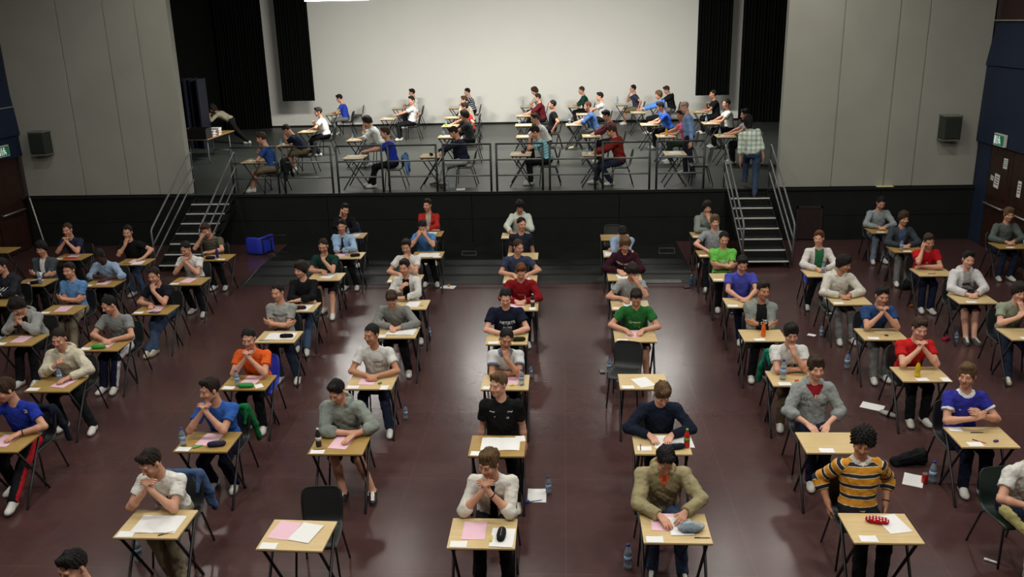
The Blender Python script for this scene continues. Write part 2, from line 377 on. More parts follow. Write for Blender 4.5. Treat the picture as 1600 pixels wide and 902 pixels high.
def person(name, loc, rz, P, res):
    """one figure. P: dict of pose and clothes. Root = the body mesh, children = hair, garments, shoes"""
    fine, coarse = res
    g = P.get
    hz = g('hipz', .574); lean = g('lean', 12); H0 = A3(0, 0, hz)
    T = rotm(g('turn', 0)*.5, lean, g('side', 0), (X3, F3, U3)); xT, fT, uT = T
    build = g('build', 1.0)
    CH = H0+uT*.33+fT*.0; N = H0+uT*.495; sw = .170*build
    Bt = rotm(g('turn', 0), lean, g('side', 0), (X3, F3, U3)); xs_ = Bt[0]
    yaw, pit, rol = g('head', (0, 8, 0))
    hb = rotm(yaw, pit, rol, (X3, F3, U3)); hx, hf, hu = hb
    nk = unit(uT+U3*.8+hf*.25)
    HC = N+nk*.122+hu*.085+hf*.022
    chin = HC+hf*.094-hu*.118
    e, dx, dz = g('edge', -.22), g('deskx', 0.0), .72 if hz < .8 else .72
    arms = g('arms', ('rest', 'rest'))
    J = {}
    for s, kd in ((-1, arms[0]), (1, arms[1])):
        S = H0+uT*.425+xs_*(s*sw)+fT*.010
        t = arm_targets(kd, s, e, dx, CH+fT*.11+uT*.02, chin, HC, hb, dz)
        W, hd, pn, pole, curl = t
        E, W2 = ik(S, A3(*W), .285, .255, A3(*pole))
        if hz < .7 and isinstance(kd, str) and kd not in ('lap', 'hips', 'arms', 'down') and E[2] < dz+.072 and E[1] < e+.06:
            E = E.copy(); E[2] = dz+(.060 if g('top', {}).get('sleeve', 1) < 1 else .072)
        J[s] = (S, E, W2, unit(A3(*hd)), A3(*pn), curl)
    feet = g('feet', ((-.11, -.40), (.11, -.40)))
    L = {}
    shx = float(np.clip(dx*1.0, -.18, .18)) if hz < .8 else 0.0
    for s, (fx, fy, *fz) in ((-1, feet[0]), (1, feet[1])):
        fx = fx+shx
        hp = H0+A3(s*.088, -.01, -.005); A = A3(fx, fy, .085+(fz[0] if fz else 0))
        kp = g('knee', A3(s*.06, -1, .55))
        K, A2 = ik(hp, A, .435, .425, kp)
        if hz < .8 and K[2] > .585: K = K.copy(); K[2] = .585
        fd = unit(A3(s*.18, -1, 0)); fd = g('toe', {}).get(s, fd)
        L[s] = (hp, K, A2, unit(A3(*fd)))
    fat = g('fat', 1.0)
    pts = [HC]+[j[i] for j in J.values() for i in (0, 1, 2)]+[l[i] for l in L.values() for i in (0, 1, 2)]+[H0]
    lo = np.min(pts, 0)-.24; hi = np.max(pts, 0)+.24
    lo[2] = max(lo[2], -.03)
    zones = [(HC-.15, HC+.16)]+[(J[s][2]+J[s][3]*.09-.12, J[s][2]+J[s][3]*.09+.12) for s in J]
    # ---- body
    Fd = Field(lo, hi, coarse, fine, zones)
    Fd.ell(H0+uT*.02, T, (.155, .115, .12)); Fd.ell(H0+uT*.19, T, (.140*fat, .10*fat, .17), .05); Fd.ell(H0+uT*.335, T, (.158*build, .108, .165), .05)
    Fd.cone(J[-1][0]-uT*.0, J[1][0]-uT*.0, .052, .052, .04)
    Fd.cone(N-uT*.07, N+nk*.03-hf*.0, .070, .056, .03); Fd.cone(N, HC-hu*.06-hf*.02, .056, .055, .02)
    for s, (S, E, W, hd, pn, curl) in J.items():
        fm = E+(W-E)*.28
        Fd.cone(S, E, .050, .039, .03); Fd.cone(E, fm, .037, .041, .02); Fd.cone(fm, W, .041, .0265, .02); Fd.cone(W-unit(W-E)*.02, W+hd*.02, .0265, .024, .015)
        hand(Fd, W+hd*.012, hd, pn, s, fine, curl)
    q_ = .014 if g('bottom', ('trousers',))[0] != 'shorts' else 0
    for s, (hp, K, A, fd) in L.items():
        Fd.cone(hp, K, .082-q_, .056-q_, .03); c = K+(A-K)*.3; bk = -unit(np.cross(np.cross(A-K, fd), A-K))
        Fd.cone(K, c+bk*.010, .054-q_, .054-q_, .02); Fd.cone(c+bk*.010, A, .054-q_, .038-q_*.5, .02); Fd.cone(A, A+fd*.10+A3(0, 0, -.045), .04, .026, .02)
    HK = 1.055
    HS = lambda *r: tuple(v*HK for v in r)
    h = lambda x, f, u: HC+(hx*x+hf*f+hu*u)*HK
    Fd.ell(h(0, -.012, .028), hb, HS(.075, .094, .096), .015)
    Fd.ell(h(0, .030, -.042), hb, HS(.060, .066, .076), .025)
    Fd.ell(h(0, .064, -.092), hb, HS(.030, .026, .023), .022)
    Fd.cone(h(-.052, .0, -.065), h(0, .06, -.098), .018, .02, .02); Fd.cone(h(.052, .0, -.065), h(0, .06, -.098), .018, .02, .02)
    Fd.cone(h(-.034, .080, .024), h(.034, .080, .024), .014, .014, .014)
    for s in (-1, 1):
        Fd.ell(h(s*.032, .100, .003), hb, HS(.019, .017, .012), .012, sub=True)
        Fd.ell(h(s*.031, .080, .003), hb, HS(.0125, .0125, .0115), .002)
        Fd.ell(h(s*.040, .070, -.030), hb, HS(.024, .02, .02), .02)
        Fd.ell(h(s*.078, -.008, -.010), rotm(s*25, 0, 0, hb), HS(.010, .020, .032), .006)
    Fd.cone(h(0, .092, .012), h(0, .113, -.028), .0085, .0130, .010); Fd.cone(h(-.012, .098, -.034), h(.012, .098, -.034), .009, .009, .006)
    Fd.cone(h(-.019, .088, -.060), h(.019, .088, -.060), .0085, .0085, .006); Fd.cone(h(-.015, .086, -.071), h(.015, .086, -.071), .009, .009, .005)
    def settle(Fx):
        if hz < .8 and g('seated', True):
            Fx.rest_on(-.235, .235, -.225, .215, .37, .4655)
            if 'edge' in P and not g('facing'): Fx.rest_on(dx-.31, dx+.31, e-.50, e+.006, .655, .7285)
    settle(Fd)
    V, Fq = Fd.poly()
    q = (V-HC)/HK; lx, lf, lu = q@hx, q@hf, q@hu
    sk = np.array(lin(SKIN[g('skin', 'fair')])); col = np.tile(sk, (len(V), 1))
    hc_ = np.array(lin(HAIRC[g('hairc', 'dark')]))
    face = (lf > .04)
    def mixin(mask, c, w): col[mask] = col[mask]*(1-w)+np.array(c)*w
    if g('beard'): mixin(face & (lu < -.045) & (lu > -.14), hc_, .55)
    else: mixin(face & (lu < -.045) & (lu > -.125), sk*A3(.86, .84, .86), .5)
    mixin(face & (np.abs(lx) > .028) & (np.abs(lx) < .058) & (lu < -.012) & (lu > -.05), sk*A3(1.05, .82, .8), .6)
    mixin(face & (np.abs(lx) < .024) & (lu > -.077) & (lu < -.052) & (lf > .075), sk*A3(.80, .46, .44), .85)
    mixin(face & (np.abs(lx) > .010) & (np.abs(lx) < .054) & (lu > .020) & (lu < .032) & (lf > .055), hc_, .38)
    ex = np.minimum(np.abs(lx-.031), np.abs(lx+.031))
    mixin(face & (ex < .012) & (np.abs(lu-.003) < .008) & (lf > .065), (.10, .07, .06), .38)
    body = mesh_from('person', V, Fq, skin_mat())
    ca = body.attributes.new('Col', 'FLOAT_COLOR', 'POINT'); ca.data.foreach_set('color', np.concatenate([col, np.ones((len(V), 1))], 1).astype(np.float32).ravel())
    root = obj(name, body); root.location = loc; root.rotation_euler = (0, 0, rz)
    # ---- hair
    hs = g('hair', 'short')
    if hs != 'bald':
        Hd = Field(HC-.20, HC+.19, fine*1.0, fine)
        up, cut, low = {'short': (.0, .015, -.062), 'crop': (-.002, .008, -.055), 'fringe': (.004, .044, -.065), 'mop': (.012, .044, -.085), 'curly': (.024, .038, -.06), 'long': (.008, .040, -.15), 'thin': (-.004, .0, -.06)}[hs]
        Hd.ell(h(0, -.016, .034), hb, HS(.083+up, .101+up, .101+up), 0)
        if hs in ('short', 'fringe', 'mop'): Hd.cone(h(-.025, .055, .108), h(.03, .045, .112), .028, .028, .03)
        if hs in ('mop', 'long'):
            for s in (-1, 1): Hd.cone(h(s*.075, -.01, .03), h(s*.07, -.03, low+.03), .028, .022, .03)
            Hd.cone(h(0, -.085, .0), h(0, -.075, low+.02), .05, .05, .04)
        if hs == 'tail': pass
        R = Hd.region(HC-.3, HC+.3); sl, (X, Y, Z) = R
        f_ = (X-HC[0])*hf[0]+(Y-HC[1])*hf[1]+(Z-HC[2])*hf[2]; u_ = (X-HC[0])*hu[0]+(Y-HC[1])*hu[1]+(Z-HC[2])*hu[2]; x_ = (X-HC[0])*hx[0]+(Y-HC[1])*hx[1]+(Z-HC[2])*hx[2]
        f_, u_, x_ = f_/HK, u_/HK, x_/HK
        seed = len(g('who', '')) % 11 + .3*len(g('act', ''))
        wob = .008*np.sin(80*x_+seed)+.005*np.sin(190*x_+2*seed)
        phi = np.arctan2(x_, f_+.015)
        lock = .0042*np.sin(17*phi+seed+30*u_)+.0026*np.sin(39*phi-22*u_+seed)+.006*np.sin(48*x_+seed)*np.sin(52*f_+2*seed)+.003*np.sin(120*x_+60*f_)*np.sin(105*f_)
        if fine > .008 or hs == 'crop': lock = lock*.45-.0025
        Hd.D = Hd.D+(lock*np.clip((u_+.06)/.08, .3, 1)).astype(np.float32)
        if hs in ('short', 'crop', 'thin'):
            for e_ in (-1, 1): Hd.ell(h(e_*.088, -.002, -.012), hb, HS(.030, .026, .036), .006, sub=True)
        Hd.D = np.maximum(Hd.D, (.8*f_-.6*u_-cut+wob).astype(np.float32))
        if hs == 'thin': Hd.D = np.maximum(Hd.D, (u_-.07).astype(np.float32))
        Hd.D = np.maximum(Hd.D, (low+wob*1.2-u_).astype(np.float32))
        if hs == 'curly': Hd.noise(.012, 95, seed)
        else: Hd.noise(.0025, 150, seed)
        Vh, Fh = Hd.poly()
        obj('hair', mesh_from('hair', Vh, Fh, hair_mat(HAIRC[g('hairc', 'dark')])), root)
    # ---- upper garment
    top = g('top', {}); tc = top.get('c', (120, 120, 120)); sl_ = top.get('sleeve', .55); ease = top.get('ease', .012)
    Td = Field(lo, hi, coarse, fine*1.25, [(CH-.2, CH+.25)])
    Td.ell(H0+uT*.045, T, (.162+ease, .122+ease, .115), .02); Td.ell(H0+uT*.19, T, (.148*fat+ease, .108*fat+ease, .18), .05)
    Td.ell(H0+uT*.335, T, (.162*build+ease, .115+ease, .170), .05); Td.cone(J[-1][0], J[1][0], .052+ease, .052+ease, .04)
    Td.cone(N-uT*.065+xT*.08, N-uT*.012+xT*.03, .048, .045, .04); Td.cone(N-uT*.065-xT*.08, N-uT*.012-xT*.03, .048, .045, .04)
    for s, (S, E, W, hd, pn, curl) in J.items():
        if sl_ < 1:
            En = S+(E-S)*(sl_+.12); d = unit(E-S)
            Td.cone(S-fT*.004, En, .051+ease, .052+ease*1.5, .03, cut=(S+(E-S)*sl_, d))
        else:
            Td.cone(S, E, .051+ease, .042+ease, .03); d = unit(W-E); we = E+(W-E)*min(sl_-1, .96)
            Td.cone(E, we+d*.02, .042+ease, .030+ease if sl_ > 1.8 else .040+ease, .02, cut=(we, d))
            if sl_ < 1.8: Td.cone(we-d*.035, we-d*.005, .050+ease, .050+ease, .008)
    nz = seed_ = len(g('who', 'x'))*1.3+hz
    Td.noise(top.get('wr', .0060), 24, seed_); Td.noise(.0032, 57, seed_+1); Td.noise(.0016, 105, seed_+3)
    if top.get('puff'): Td.noise(.006, 15, seed_+2)
    # keep the neck opening
    Td.ell(N+uT*.035+fT*.03, T, (.058, .066, .050), .006, sub=True)
    if top.get('vee'): Td.cone(N+uT*.02+fT*.09, N-uT*top['vee']+fT*.13, .045, .012, .01, sub=True)
    base_D = Td.D.copy()
    if top.get('hood'):
        for a0, a1 in ((-2.3, -1.3), (-1.3, 0), (0, 1.3), (1.3, 2.3)):
            p0 = N+uT*.012-fT*(.075*math.cos(a0)-.0)+xT*(.088*math.sin(a0)); p1 = N+uT*.012-fT*(.075*math.cos(a1))+xT*(.088*math.sin(a1))
            Td.cone(p0, p1, .034 if abs(a0) < 1.5 else .024, .034 if abs(a1) < 1.5 else .024, .02)
        Td.ell(N-uT*.04-fT*.105, T, (.115, .055, .09), .03); Td.ell(N+uT*.03-fT*.075, T, (.07, .035, .05), .015, sub=True)
    if top.get('collar'):
        n = 10
        for i in range(n):
            a0, a1 = (-2.6+5.2*i/n), (-2.6+5.2*(i+1)/n)
            r0 = .070
            p0 = N+uT*(.022-.02*(1-math.cos(a0))*.9)-fT*(.068*math.cos(a0)-.018)+xT*(r0*math.sin(a0)); p1 = N+uT*(.022-.02*(1-math.cos(a1))*.9)-fT*(.068*math.cos(a1)-.018)+xT*(r0*math.sin(a1))
            Td.cone(p0, p1, .0165, .0165, .006)
    settle(Td)
    V, Fq = Td.poly()
    qq = V-H0; vx, vf, vu = qq@xT, qq@fT, qq@uT
    cen = V[Fq].mean(1)-H0; cx, cf, cu = cen@xT, cen@fT, cen@uT
    mi = np.zeros(len(Fq), dtype=np.int32)
    mats = [top.get('mat') or cloth(tc)]
    if top.get('inner'):                                   # unzipped or open front: the garment beneath shows
        ic, w0, w1 = top['inner']; mats.append(cloth(ic))
        zt = np.clip((cu-.05)/.43, 0, 1); w = w1+(w0-w1)*zt
        mi[(cf > .02) & (np.abs(cx) < w) & (cu < .50)] = 1
    if top.get('trim') and sl_ < 9:
        mats.append(cloth(top['trim'])); k = len(mats)-1
        rn = V[Fq].mean(1)-(N+uT*.01+fT*.015); mi[(np.linalg.norm(rn, axis=1) < .097) & (cu > .44)] = k
        for s, (S, E, W, *_) in J.items():
            d = unit(E-S); t = (V[Fq].mean(1)-S)@d; L1 = np.linalg.norm(E-S)
            if sl_ < 1:
                dist = np.linalg.norm(V[Fq].mean(1)-S-t[:, None]*d, axis=1)
                mi[(t > L1*sl_-.028) & (t < L1*sl_+.02) & (dist < .10)] = k
    me = mesh_from('shirt', V, Fq, mats, mi)
    if top.get('mat') is not None:
        band = vu.copy(); best = np.abs(vx)-.16*build
        for s, (S, E, W, *_) in J.items():
            for a, b, off in ((S, E, 0), (E, W, np.linalg.norm(E-S))):
                d = unit(b-a); t = (V-a)@d; LL = np.linalg.norm(b-a); tcl = np.clip(t, -.12 if off == 0 else 0, LL)
                dist = np.linalg.norm(V-a-tcl[:, None]*d, axis=1)-.062; mk = (dist < best) & (dist < .03)
                band[mk] = (.425-off-tcl)[mk]; best[mk] = dist[mk]
        at = me.attributes.new('band', 'FLOAT', 'POINT'); at.data.foreach_set('value', (band+10).astype(np.float32))
    nm = top.get('name', 'shirt'); shirt = obj(nm, me, root)
    if top.get('tie') is not None:
        Td.D = base_D-.007
        R = Td.region(lo, hi); sl, (X, Y, Z) = R
        x_, f_, u_ = [(X-H0[0])*b[0]+(Y-H0[1])*b[1]+(Z-H0[2])*b[2] for b in (xT, fT, uT)]
        w = np.interp(u_, [.05, .10, .40, .44, .47], [.005, .042, .022, .018, .026])
        Td.D = np.maximum(Td.D, np.maximum(np.maximum(np.abs(x_)-w, .02-f_), np.maximum(u_-.475, .06-u_))).astype(np.float32)
        Vt, Ft = Td.poly()
        if len(Ft): obj('tie', mesh_from('tie', Vt, Ft, cloth(top['tie'])), root)
    prints = top.get('print')
    if prints:
        bv = BVHTree.FromPolygons([tuple(v) for v in V], [tuple(f) for f in Fq])
        for (txt, u, v, size, c, *arc) in prints:
            pm = text_mesh(txt, size)
            out = []
            ok = True
            for vv in pm[0]:
                du, dv = vv[0], vv[1]
                if arc: a = du/arc[0]; du, dv = (arc[0]+dv)*math.sin(a), (arc[0]+dv)*math.cos(a)-arc[0]
                o = H0+xT*(u+du)+uT*(v+dv)+fT*.6
                hit = bv.ray_cast(Vector(o), Vector(-fT), 1.0)
                p = hit[0] if hit[0] is not None else Vector(H0+xT*(u+du)+uT*(v+dv)+fT*.12)
                out.append(np.array(p)+fT*.004)
            mp = bpy.data.meshes.new('chest_print'); mp.from_pydata([tuple(p) for p in out], [], pm[1]); mp.materials.append(cloth(c))
            obj('chest_print', mp, shirt)
    # ---- lower garment
    bt = g('bottom', ('trousers', (30, 30, 36))); kind, bc = bt[0], bt[1]
    Ld = Field(lo-A3(0, 0, .0), hi*A3(1, 1, 0)+A3(0, 0, hz+.25), coarse, coarse)
    Ld.ell(H0+uT*.01, T, (.166, .126, .125), .02, cut=(H0+uT*.10, uT))
    for s, (hp, K, A, fd) in L.items():
        if kind == 'shorts':
            d = unit(K-hp); Ld.cone(hp, K+d*.05, .098, .080, .03, cut=(K-d*.0, d))
        else:
            Ld.cone(hp, K, .096, .070, .03); w = bt[2] if len(bt) > 2 else .058
            d = unit(A-K); Ld.cone(K, A+d*.03, .068, w, .02, cut=(A+d*.015, d))
    Ld.noise(.005, 24, seed_+1); Ld.noise(.0035, 60, seed_)
    settle(Ld)
    V, Fq = Ld.poly()
    cen = V[Fq].mean(1); mi = np.zeros(len(Fq), dtype=np.int32); mats = [cloth(bc)]
    if g('sidestripe'):
        mats.append(cloth(g('sidestripe')))
        for s, (hp, K, A, fd) in L.items():
            for a, b in ((hp, K), (K, A)):
                d = unit(b-a); t = (cen-a)@d; o = cen-a-t[:, None]*d; side = o@unit(np.cross(d, np.cross(X3*s, d)))
                mi[(t > .04) & (t < np.linalg.norm(b-a)) & (side > .048) & (np.linalg.norm(o, axis=1) < .11)] = 1
    obj('trousers' if kind != 'shorts' else 'shorts', mesh_from('trousers', V, Fq, mats, mi), root)
    # ---- shoes
    for s, (hp, K, A, fd) in L.items():
        so = obj('shoe', shoe_mesh(g('shoes', (205, 203, 196))), root)
        tl = g('toetilt', 0)
        so.location = tuple(A+A3(0, 0, -.085+.002)); so.rotation_euler = (0, 0, math.atan2(fd[1], fd[0])+PI/2)
    if g('glasses'):
        mb = MB()
        for s in (-1, 1):
            mb.tube([h(s*.032+.021*math.cos(a), .104, .001+.016*math.sin(a)) for a in np.linspace(0, 2*PI, 13)], .0022, n=5)
            mb.tube([h(s*.054, .102, .004), h(s*.080, .0, .004)], .0022, n=5)
        mb.tube([h(-.010, .110, .004), h(.010, .110, .004)], .0022, n=5)
        mb.build('glasses', shiny((25, 22, 20)), root)
    if g('watch'):
        s = g('watch'); S, E, W, *_ = J[s]; d = unit(W-E)
        b = MB(); a1 = unit(np.cross(d, U3+.1)); a2 = np.cross(d, a1)
        b.tube([W-d*.03+a1*.03*math.cos(t)+a2*.03*math.sin(t) for t in np.linspace(0, 2*PI, 13)], .007, n=6); b.build('wristwatch', shiny((20, 20, 22)), root)
    return root, HC
_txt = {}
def text_mesh(txt, size):
    k = (txt, size)
    if k in _txt: return _txt[k]
    cu = bpy.data.curves.new('print_text', 'FONT'); cu.body = txt; cu.size = size; cu.align_x = 'CENTER'; cu.align_y = 'CENTER'; cu.offset = size*.02
    o = bpy.data.objects.new('print_text', cu); COL.objects.link(o); bpy.context.view_layer.update()
    me = o.to_mesh(); r = ([tuple(v.co) for v in me.vertices], [tuple(p.vertices) for p in me.polygons]); o.to_mesh_clear()
    bpy.data.objects.remove(o); bpy.data.curves.remove(cu); _txt[k] = r; return r
_shoe = {}
def shoe_mesh(rgb):
    k = tuple(rgb)
    if k in _shoe: return _shoe[k]
    F = Field(A3(-.09, -.26, -.02), A3(.09, .11, .17), .009, .009)
    R = np.array([X3, F3, U3])
    F.ell((0, .028, .045), R, (.042, .055, .050), .02); F.ell((0, -.10, .032), R, (.048, .092, .042), .03); F.ell((0, -.03, .06), R, (.040, .075, .045), .03)
    F.cone((0, .012, .06), (0, .012, .115), .047, .045, .015, cut=((0, 0, .105), (0, 0, 1)))
    F.plane((0, 0, .002), (0, 0, -1))
    V, Fq = F.poly(); c = V[Fq].mean(1)
    mi = (c[:, 2] < .024).astype(np.int32); mi[(c[:, 2] > .062) & (c[:, 1] < -.02) & (np.abs(c[:, 0]) < .018)] = 1
    dark = sum(rgb) < 250
    me = mesh_from('shoe', V, Fq, [shiny(rgb, .6), shiny((210, 208, 200), .6) if not (dark and rgb[0] < 26) else shiny((16, 15, 15), .5)], mi)
    _shoe[k] = me; return me
#PART2
# ================================================================== the setting
def at_x(x, y, X): d = ray(x, y); return EYE + d*((X-EYE[0])/d[0])
FY, SZ, BY = 20.45, 1.25, 34.6            # stage front, stage height, back wall
XL, XR = -13.18, 9.43                     # side walls
PL, PR = -9.10, 5.01                      # proscenium edges
ZC = 8.6
def floor_mat():
    m, nt, b = base('maroon_vinyl', .3, 0, .5)
    tc = nt.nodes.new('ShaderNodeTexCoord')
    n1 = nt.nodes.new('ShaderNodeTexNoise'); n1.inputs['Scale'].default_value = .55; n1.inputs['Detail'].default_value = 6
    n2 = nt.nodes.new('ShaderNodeTexNoise'); n2.inputs['Scale'].default_value = 9; n2.inputs['Detail'].default_value = 8
    br = nt.nodes.new('ShaderNodeTexBrick'); br.inputs['Scale'].default_value = .55; br.offset = 0; br.inputs['Mortar Size'].default_value = .0035; br.inputs['Brick Width'].default_value = 1; br.inputs['Row Height'].default_value = 1
    br.inputs['Color1'].default_value = (1, 1, 1, 1); br.inputs['Color2'].default_value = (.93, .93, .93, 1); br.inputs['Mortar'].default_value = (1.25, 1.2, 1.2, 1)
    for n in (n1, n2, br): nt.links.new(tc.outputs['Object'], n.inputs['Vector'])
    r = nt.nodes.new('ShaderNodeValToRGB'); e = r.color_ramp.elements
    e[0].position = .3; e[0].color = (*lin((70, 47, 46)), 1); e[1].position = .7; e[1].color = (*lin((84, 59, 57)), 1)
    nt.links.new(n1.outputs['Fac'], r.inputs['Fac'])
    r2 = nt.nodes.new('ShaderNodeValToRGB'); e = r2.color_ramp.elements
    e[0].position = .42; e[0].color = (.95, .95, .95, 1); e[1].position = .66; e[1].color = (1.04, 1.04, 1.04, 1)
    nt.links.new(n2.outputs['Fac'], r2.inputs['Fac'])
    m1 = nt.nodes.new('ShaderNodeMix'); m1.data_type = 'RGBA'; m1.blend_type = 'MULTIPLY'; m1.inputs[0].default_value = 1
    m2 = nt.nodes.new('ShaderNodeMix'); m2.data_type = 'RGBA'; m2.blend_type = 'MULTIPLY'; m2.inputs[0].default_value = 1
    nt.links.new(r.outputs['Color'], m1.inputs[6]); nt.links.new(r2.outputs['Color'], m1.inputs[7])
    nt.links.new(m1.outputs[2], m2.inputs[6]); nt.links.new(br.outputs['Color'], m2.inputs[7])
    # thin pale scuff scratches
    mp = nt.nodes.new('ShaderNodeMapping'); mp.inputs['Rotation'].default_value = (0, 0, .6); mp.inputs['Scale'].default_value = (.7, 5, 1)
    n3 = nt.nodes.new('ShaderNodeTexNoise'); n3.inputs['Scale'].default_value = 2.6; n3.inputs['Detail'].default_value = 10; n3.inputs['Roughness'].default_value = .7
    nt.links.new(tc.outputs['Object'], mp.inputs['Vector']); nt.links.new(mp.outputs['Vector'], n3.inputs['Vector'])
    r3 = nt.nodes.new('ShaderNodeValToRGB'); e = r3.color_ramp.elements; e[0].position = .66; e[0].color = (0, 0, 0, 1); e[1].position = .82; e[1].color = (.35, .35, .35, 1)
    nt.links.new(n3.outputs['Fac'], r3.inputs['Fac'])
    m3 = nt.nodes.new('ShaderNodeMix'); m3.data_type = 'RGBA'; m3.inputs[7].default_value = (*lin((130, 112, 108)), 1)
    nt.links.new(r3.outputs['Color'], m3.inputs[0]); nt.links.new(m2.outputs[2], m3.inputs[6])
    nt.links.new(m3.outputs[2], b.inputs['Base Color'])
    b.inputs['Roughness'].default_value = .23
    bp = nt.nodes.new('ShaderNodeBump'); bp.inputs['Strength'].default_value = .14; bp.inputs['Distance'].default_value = .012
    n4 = nt.nodes.new('ShaderNodeTexNoise'); n4.inputs['Scale'].default_value = 3.0; n4.inputs['Detail'].default_value = 2; nt.links.new(tc.outputs['Object'], n4.inputs['Vector']); nt.links.new(n4.outputs['Fac'], bp.inputs['Height']); nt.links.new(bp.outputs['Normal'], b.inputs['Normal'])
    return m
BLACKP = simple('black_paint', lin((20, 22, 20)), .75, amt=.2, scale=3, spec=.3)
GREYW = simple('grey_wall_paint', lin((162, 162, 150)), .85, amt=.05, scale=1.2, bump=.08, bscale=60)
WHITEW = simple('white_wall_paint', lin((238, 237, 228)), .9, amt=.02, scale=.4)
BLUEW = simple('navy_blue_paint', lin((18, 34, 60)), .7, amt=.08, scale=2)
DOORW = simple('dark_door_wood', lin((50, 26, 18)), .5, amt=.3, scale=5)
STAGEF = simple('stage_grey_vinyl', lin((62, 66, 62)), .4, amt=.08, scale=1.5, spec=.35)
CURT = simple('black_drape', lin((11, 12, 11)), .95, amt=.2, scale=6, spec=.1)
GREYM = simple('grey_steel_tube', lin((110, 112, 112)), .4, .3, amt=.1, scale=10)
DARKM = simple('dark_steel_tube', lin((58, 60, 58)), .45, .3, amt=.1, scale=10)
BLACKM = simple('black_steel_tube', lin((20, 19, 19)), .45, .2, amt=.1, scale=10)
CEIL = simple('ceiling_dark', lin((50, 48, 46)), .9, amt=.05, scale=1)
def sbox(name, lo, hi, mat, bev=0.0): return struct(MB().box(lo, hi, bev=bev).build(name, mat))
sbox('floor', (XL-.4, -3, -.2), (XR+.4, FY+.3, 0), floor_mat())
sbox('ceiling', (XL-.4, -3, ZC), (XR+.4, BY+.4, ZC+.2), CEIL)
sbox('wall_back', (XL-.4, -3.2, 0), (XR+.4, -3, ZC), GREYW)
sbox('wall_stage_rear', (PL-4.3, BY, SZ), (PR+4.6, BY+.2, ZC), WHITEW)
sbox('baseboard_stage_rear', (PL-4.3, BY-.02, SZ), (PR+4.6, BY, SZ+.07), BLACKP)
sbox('wall_stage_side', (PL-4.6, FY+.25, SZ), (PL-4.3, BY+.2, ZC), CURT)
sbox('wall_stage_wing', (PR+4.6, FY+.25, SZ), (PR+4.9, BY+.2, ZC), CURT)
sbox('floor_stage', (PL-4.3, FY, SZ-.06), (PR+4.6, BY+.2, SZ), STAGEF)
# black stage front with panel joints, the ledge above it, the floor mat before it
mb = MB()
for x0, x1 in ((XL, PL+.02), (PL+.02, PL+3.4), (PL+3.4, PL+6.9), (PL+6.9, PL+10.4), (PL+10.4, PR), (PR, PR+2.3), (PR+2.3, XR)):
    mb.box((x0+.006, FY-.0, 0), (x1-.006, FY+.05, .58), bev=.004); mb.box((x0+.006, FY-.0, .59), (x1-.006, FY+.05, SZ-.07), bev=.004)
mb.box((XL, FY+.05, 0), (XR, FY+.12, SZ-.06))
struct(mb.build('wall_stage_front', BLACKP))
sbox('trim_stage_edge', (PL, FY-.03, SZ-.065), (PR, FY, SZ+.002), BLACKP, .004)
for x0, x1, nm in ((XL, PL, 'trim_ledge_1'), (PR, XR, 'trim_ledge_2')): sbox(nm, (x0, FY-.04, SZ-.06), (x1, FY+.16, SZ), BLACKP, .006)
mat_pts = [(-6.75, 16.95), (2.65, 16.95), (2.65, FY), (-6.75, FY)]
MATF = simple('black_stage_mat', lin((27, 28, 26)), .55, amt=.25, scale=2.0, spec=.22)
mb = MB(); mb.box((-6.75, 16.95, 0), (2.65, FY-.002, .006)); fm = struct(mb.build('floor_mat', MATF))
LINEM = simple('worn_grey_tape', lin((96, 96, 92)), .7, amt=.3, scale=8)
mb = MB(); a = at_z(377, 447, 0); 
p, q = at_z(383, 443, .007), at_z(425, 395, .007)
mb.tube([tuple(p), tuple(q)], .008, n=4); p, q = at_z(417, 392, .007), at_z(432, 401, .007); mb.tube([tuple(p), tuple(q)], .008, n=4)
for px in ((722, 393, 744, 399), (1030, 388, 1054, 396)):
    a, b = at_z(px[0], px[3], .007), at_z(px[2], px[3], .007); c, d = at_z(px[2], px[1], .007), at_z(px[0], px[1], .007)
    mb.tube([tuple(v) for v in (a, b, c, d, a)], .008, n=4)
mb.box((1.35, 16.98, .004), (2.35, 17.22, .0085))
struct(mb.build('floor_mat_tape', LINEM))
# grey proscenium walls: panels with joints, a lit return edge
def gwall(name, xs, x0, x1):
    mb = MB(); ed = [x0]+xs+[x1]
    for a, b in zip(ed[:-1], ed[1:]): mb.box((a+.012, FY+.12, SZ), (b-.012, FY+.2, ZC), bev=.008)
    mb.box((x0, FY+.15, SZ), (x1, FY+.25, ZC)); return struct(mb.build(name, GREYW))
gx = lambda x, y: float(at_y(x, y, FY+.12)[0])
gwall('wall_proscenium_left', [gx(134, 300), gx(203, 300), gx(250, 300)], XL, PL)
gwall('wall_proscenium_right', [gx(1298, 288), gx(1380, 288), gx(1424, 288)], PR, XR)
sbox('trim_proscenium_1', (PL-.03, FY+.12, SZ), (PL+.03, FY+.34, ZC), GREYW, .01)
sbox('trim_proscenium_2', (PR-.03, FY+.12, SZ), (PR+.03, FY+.34, ZC), GREYW, .01)
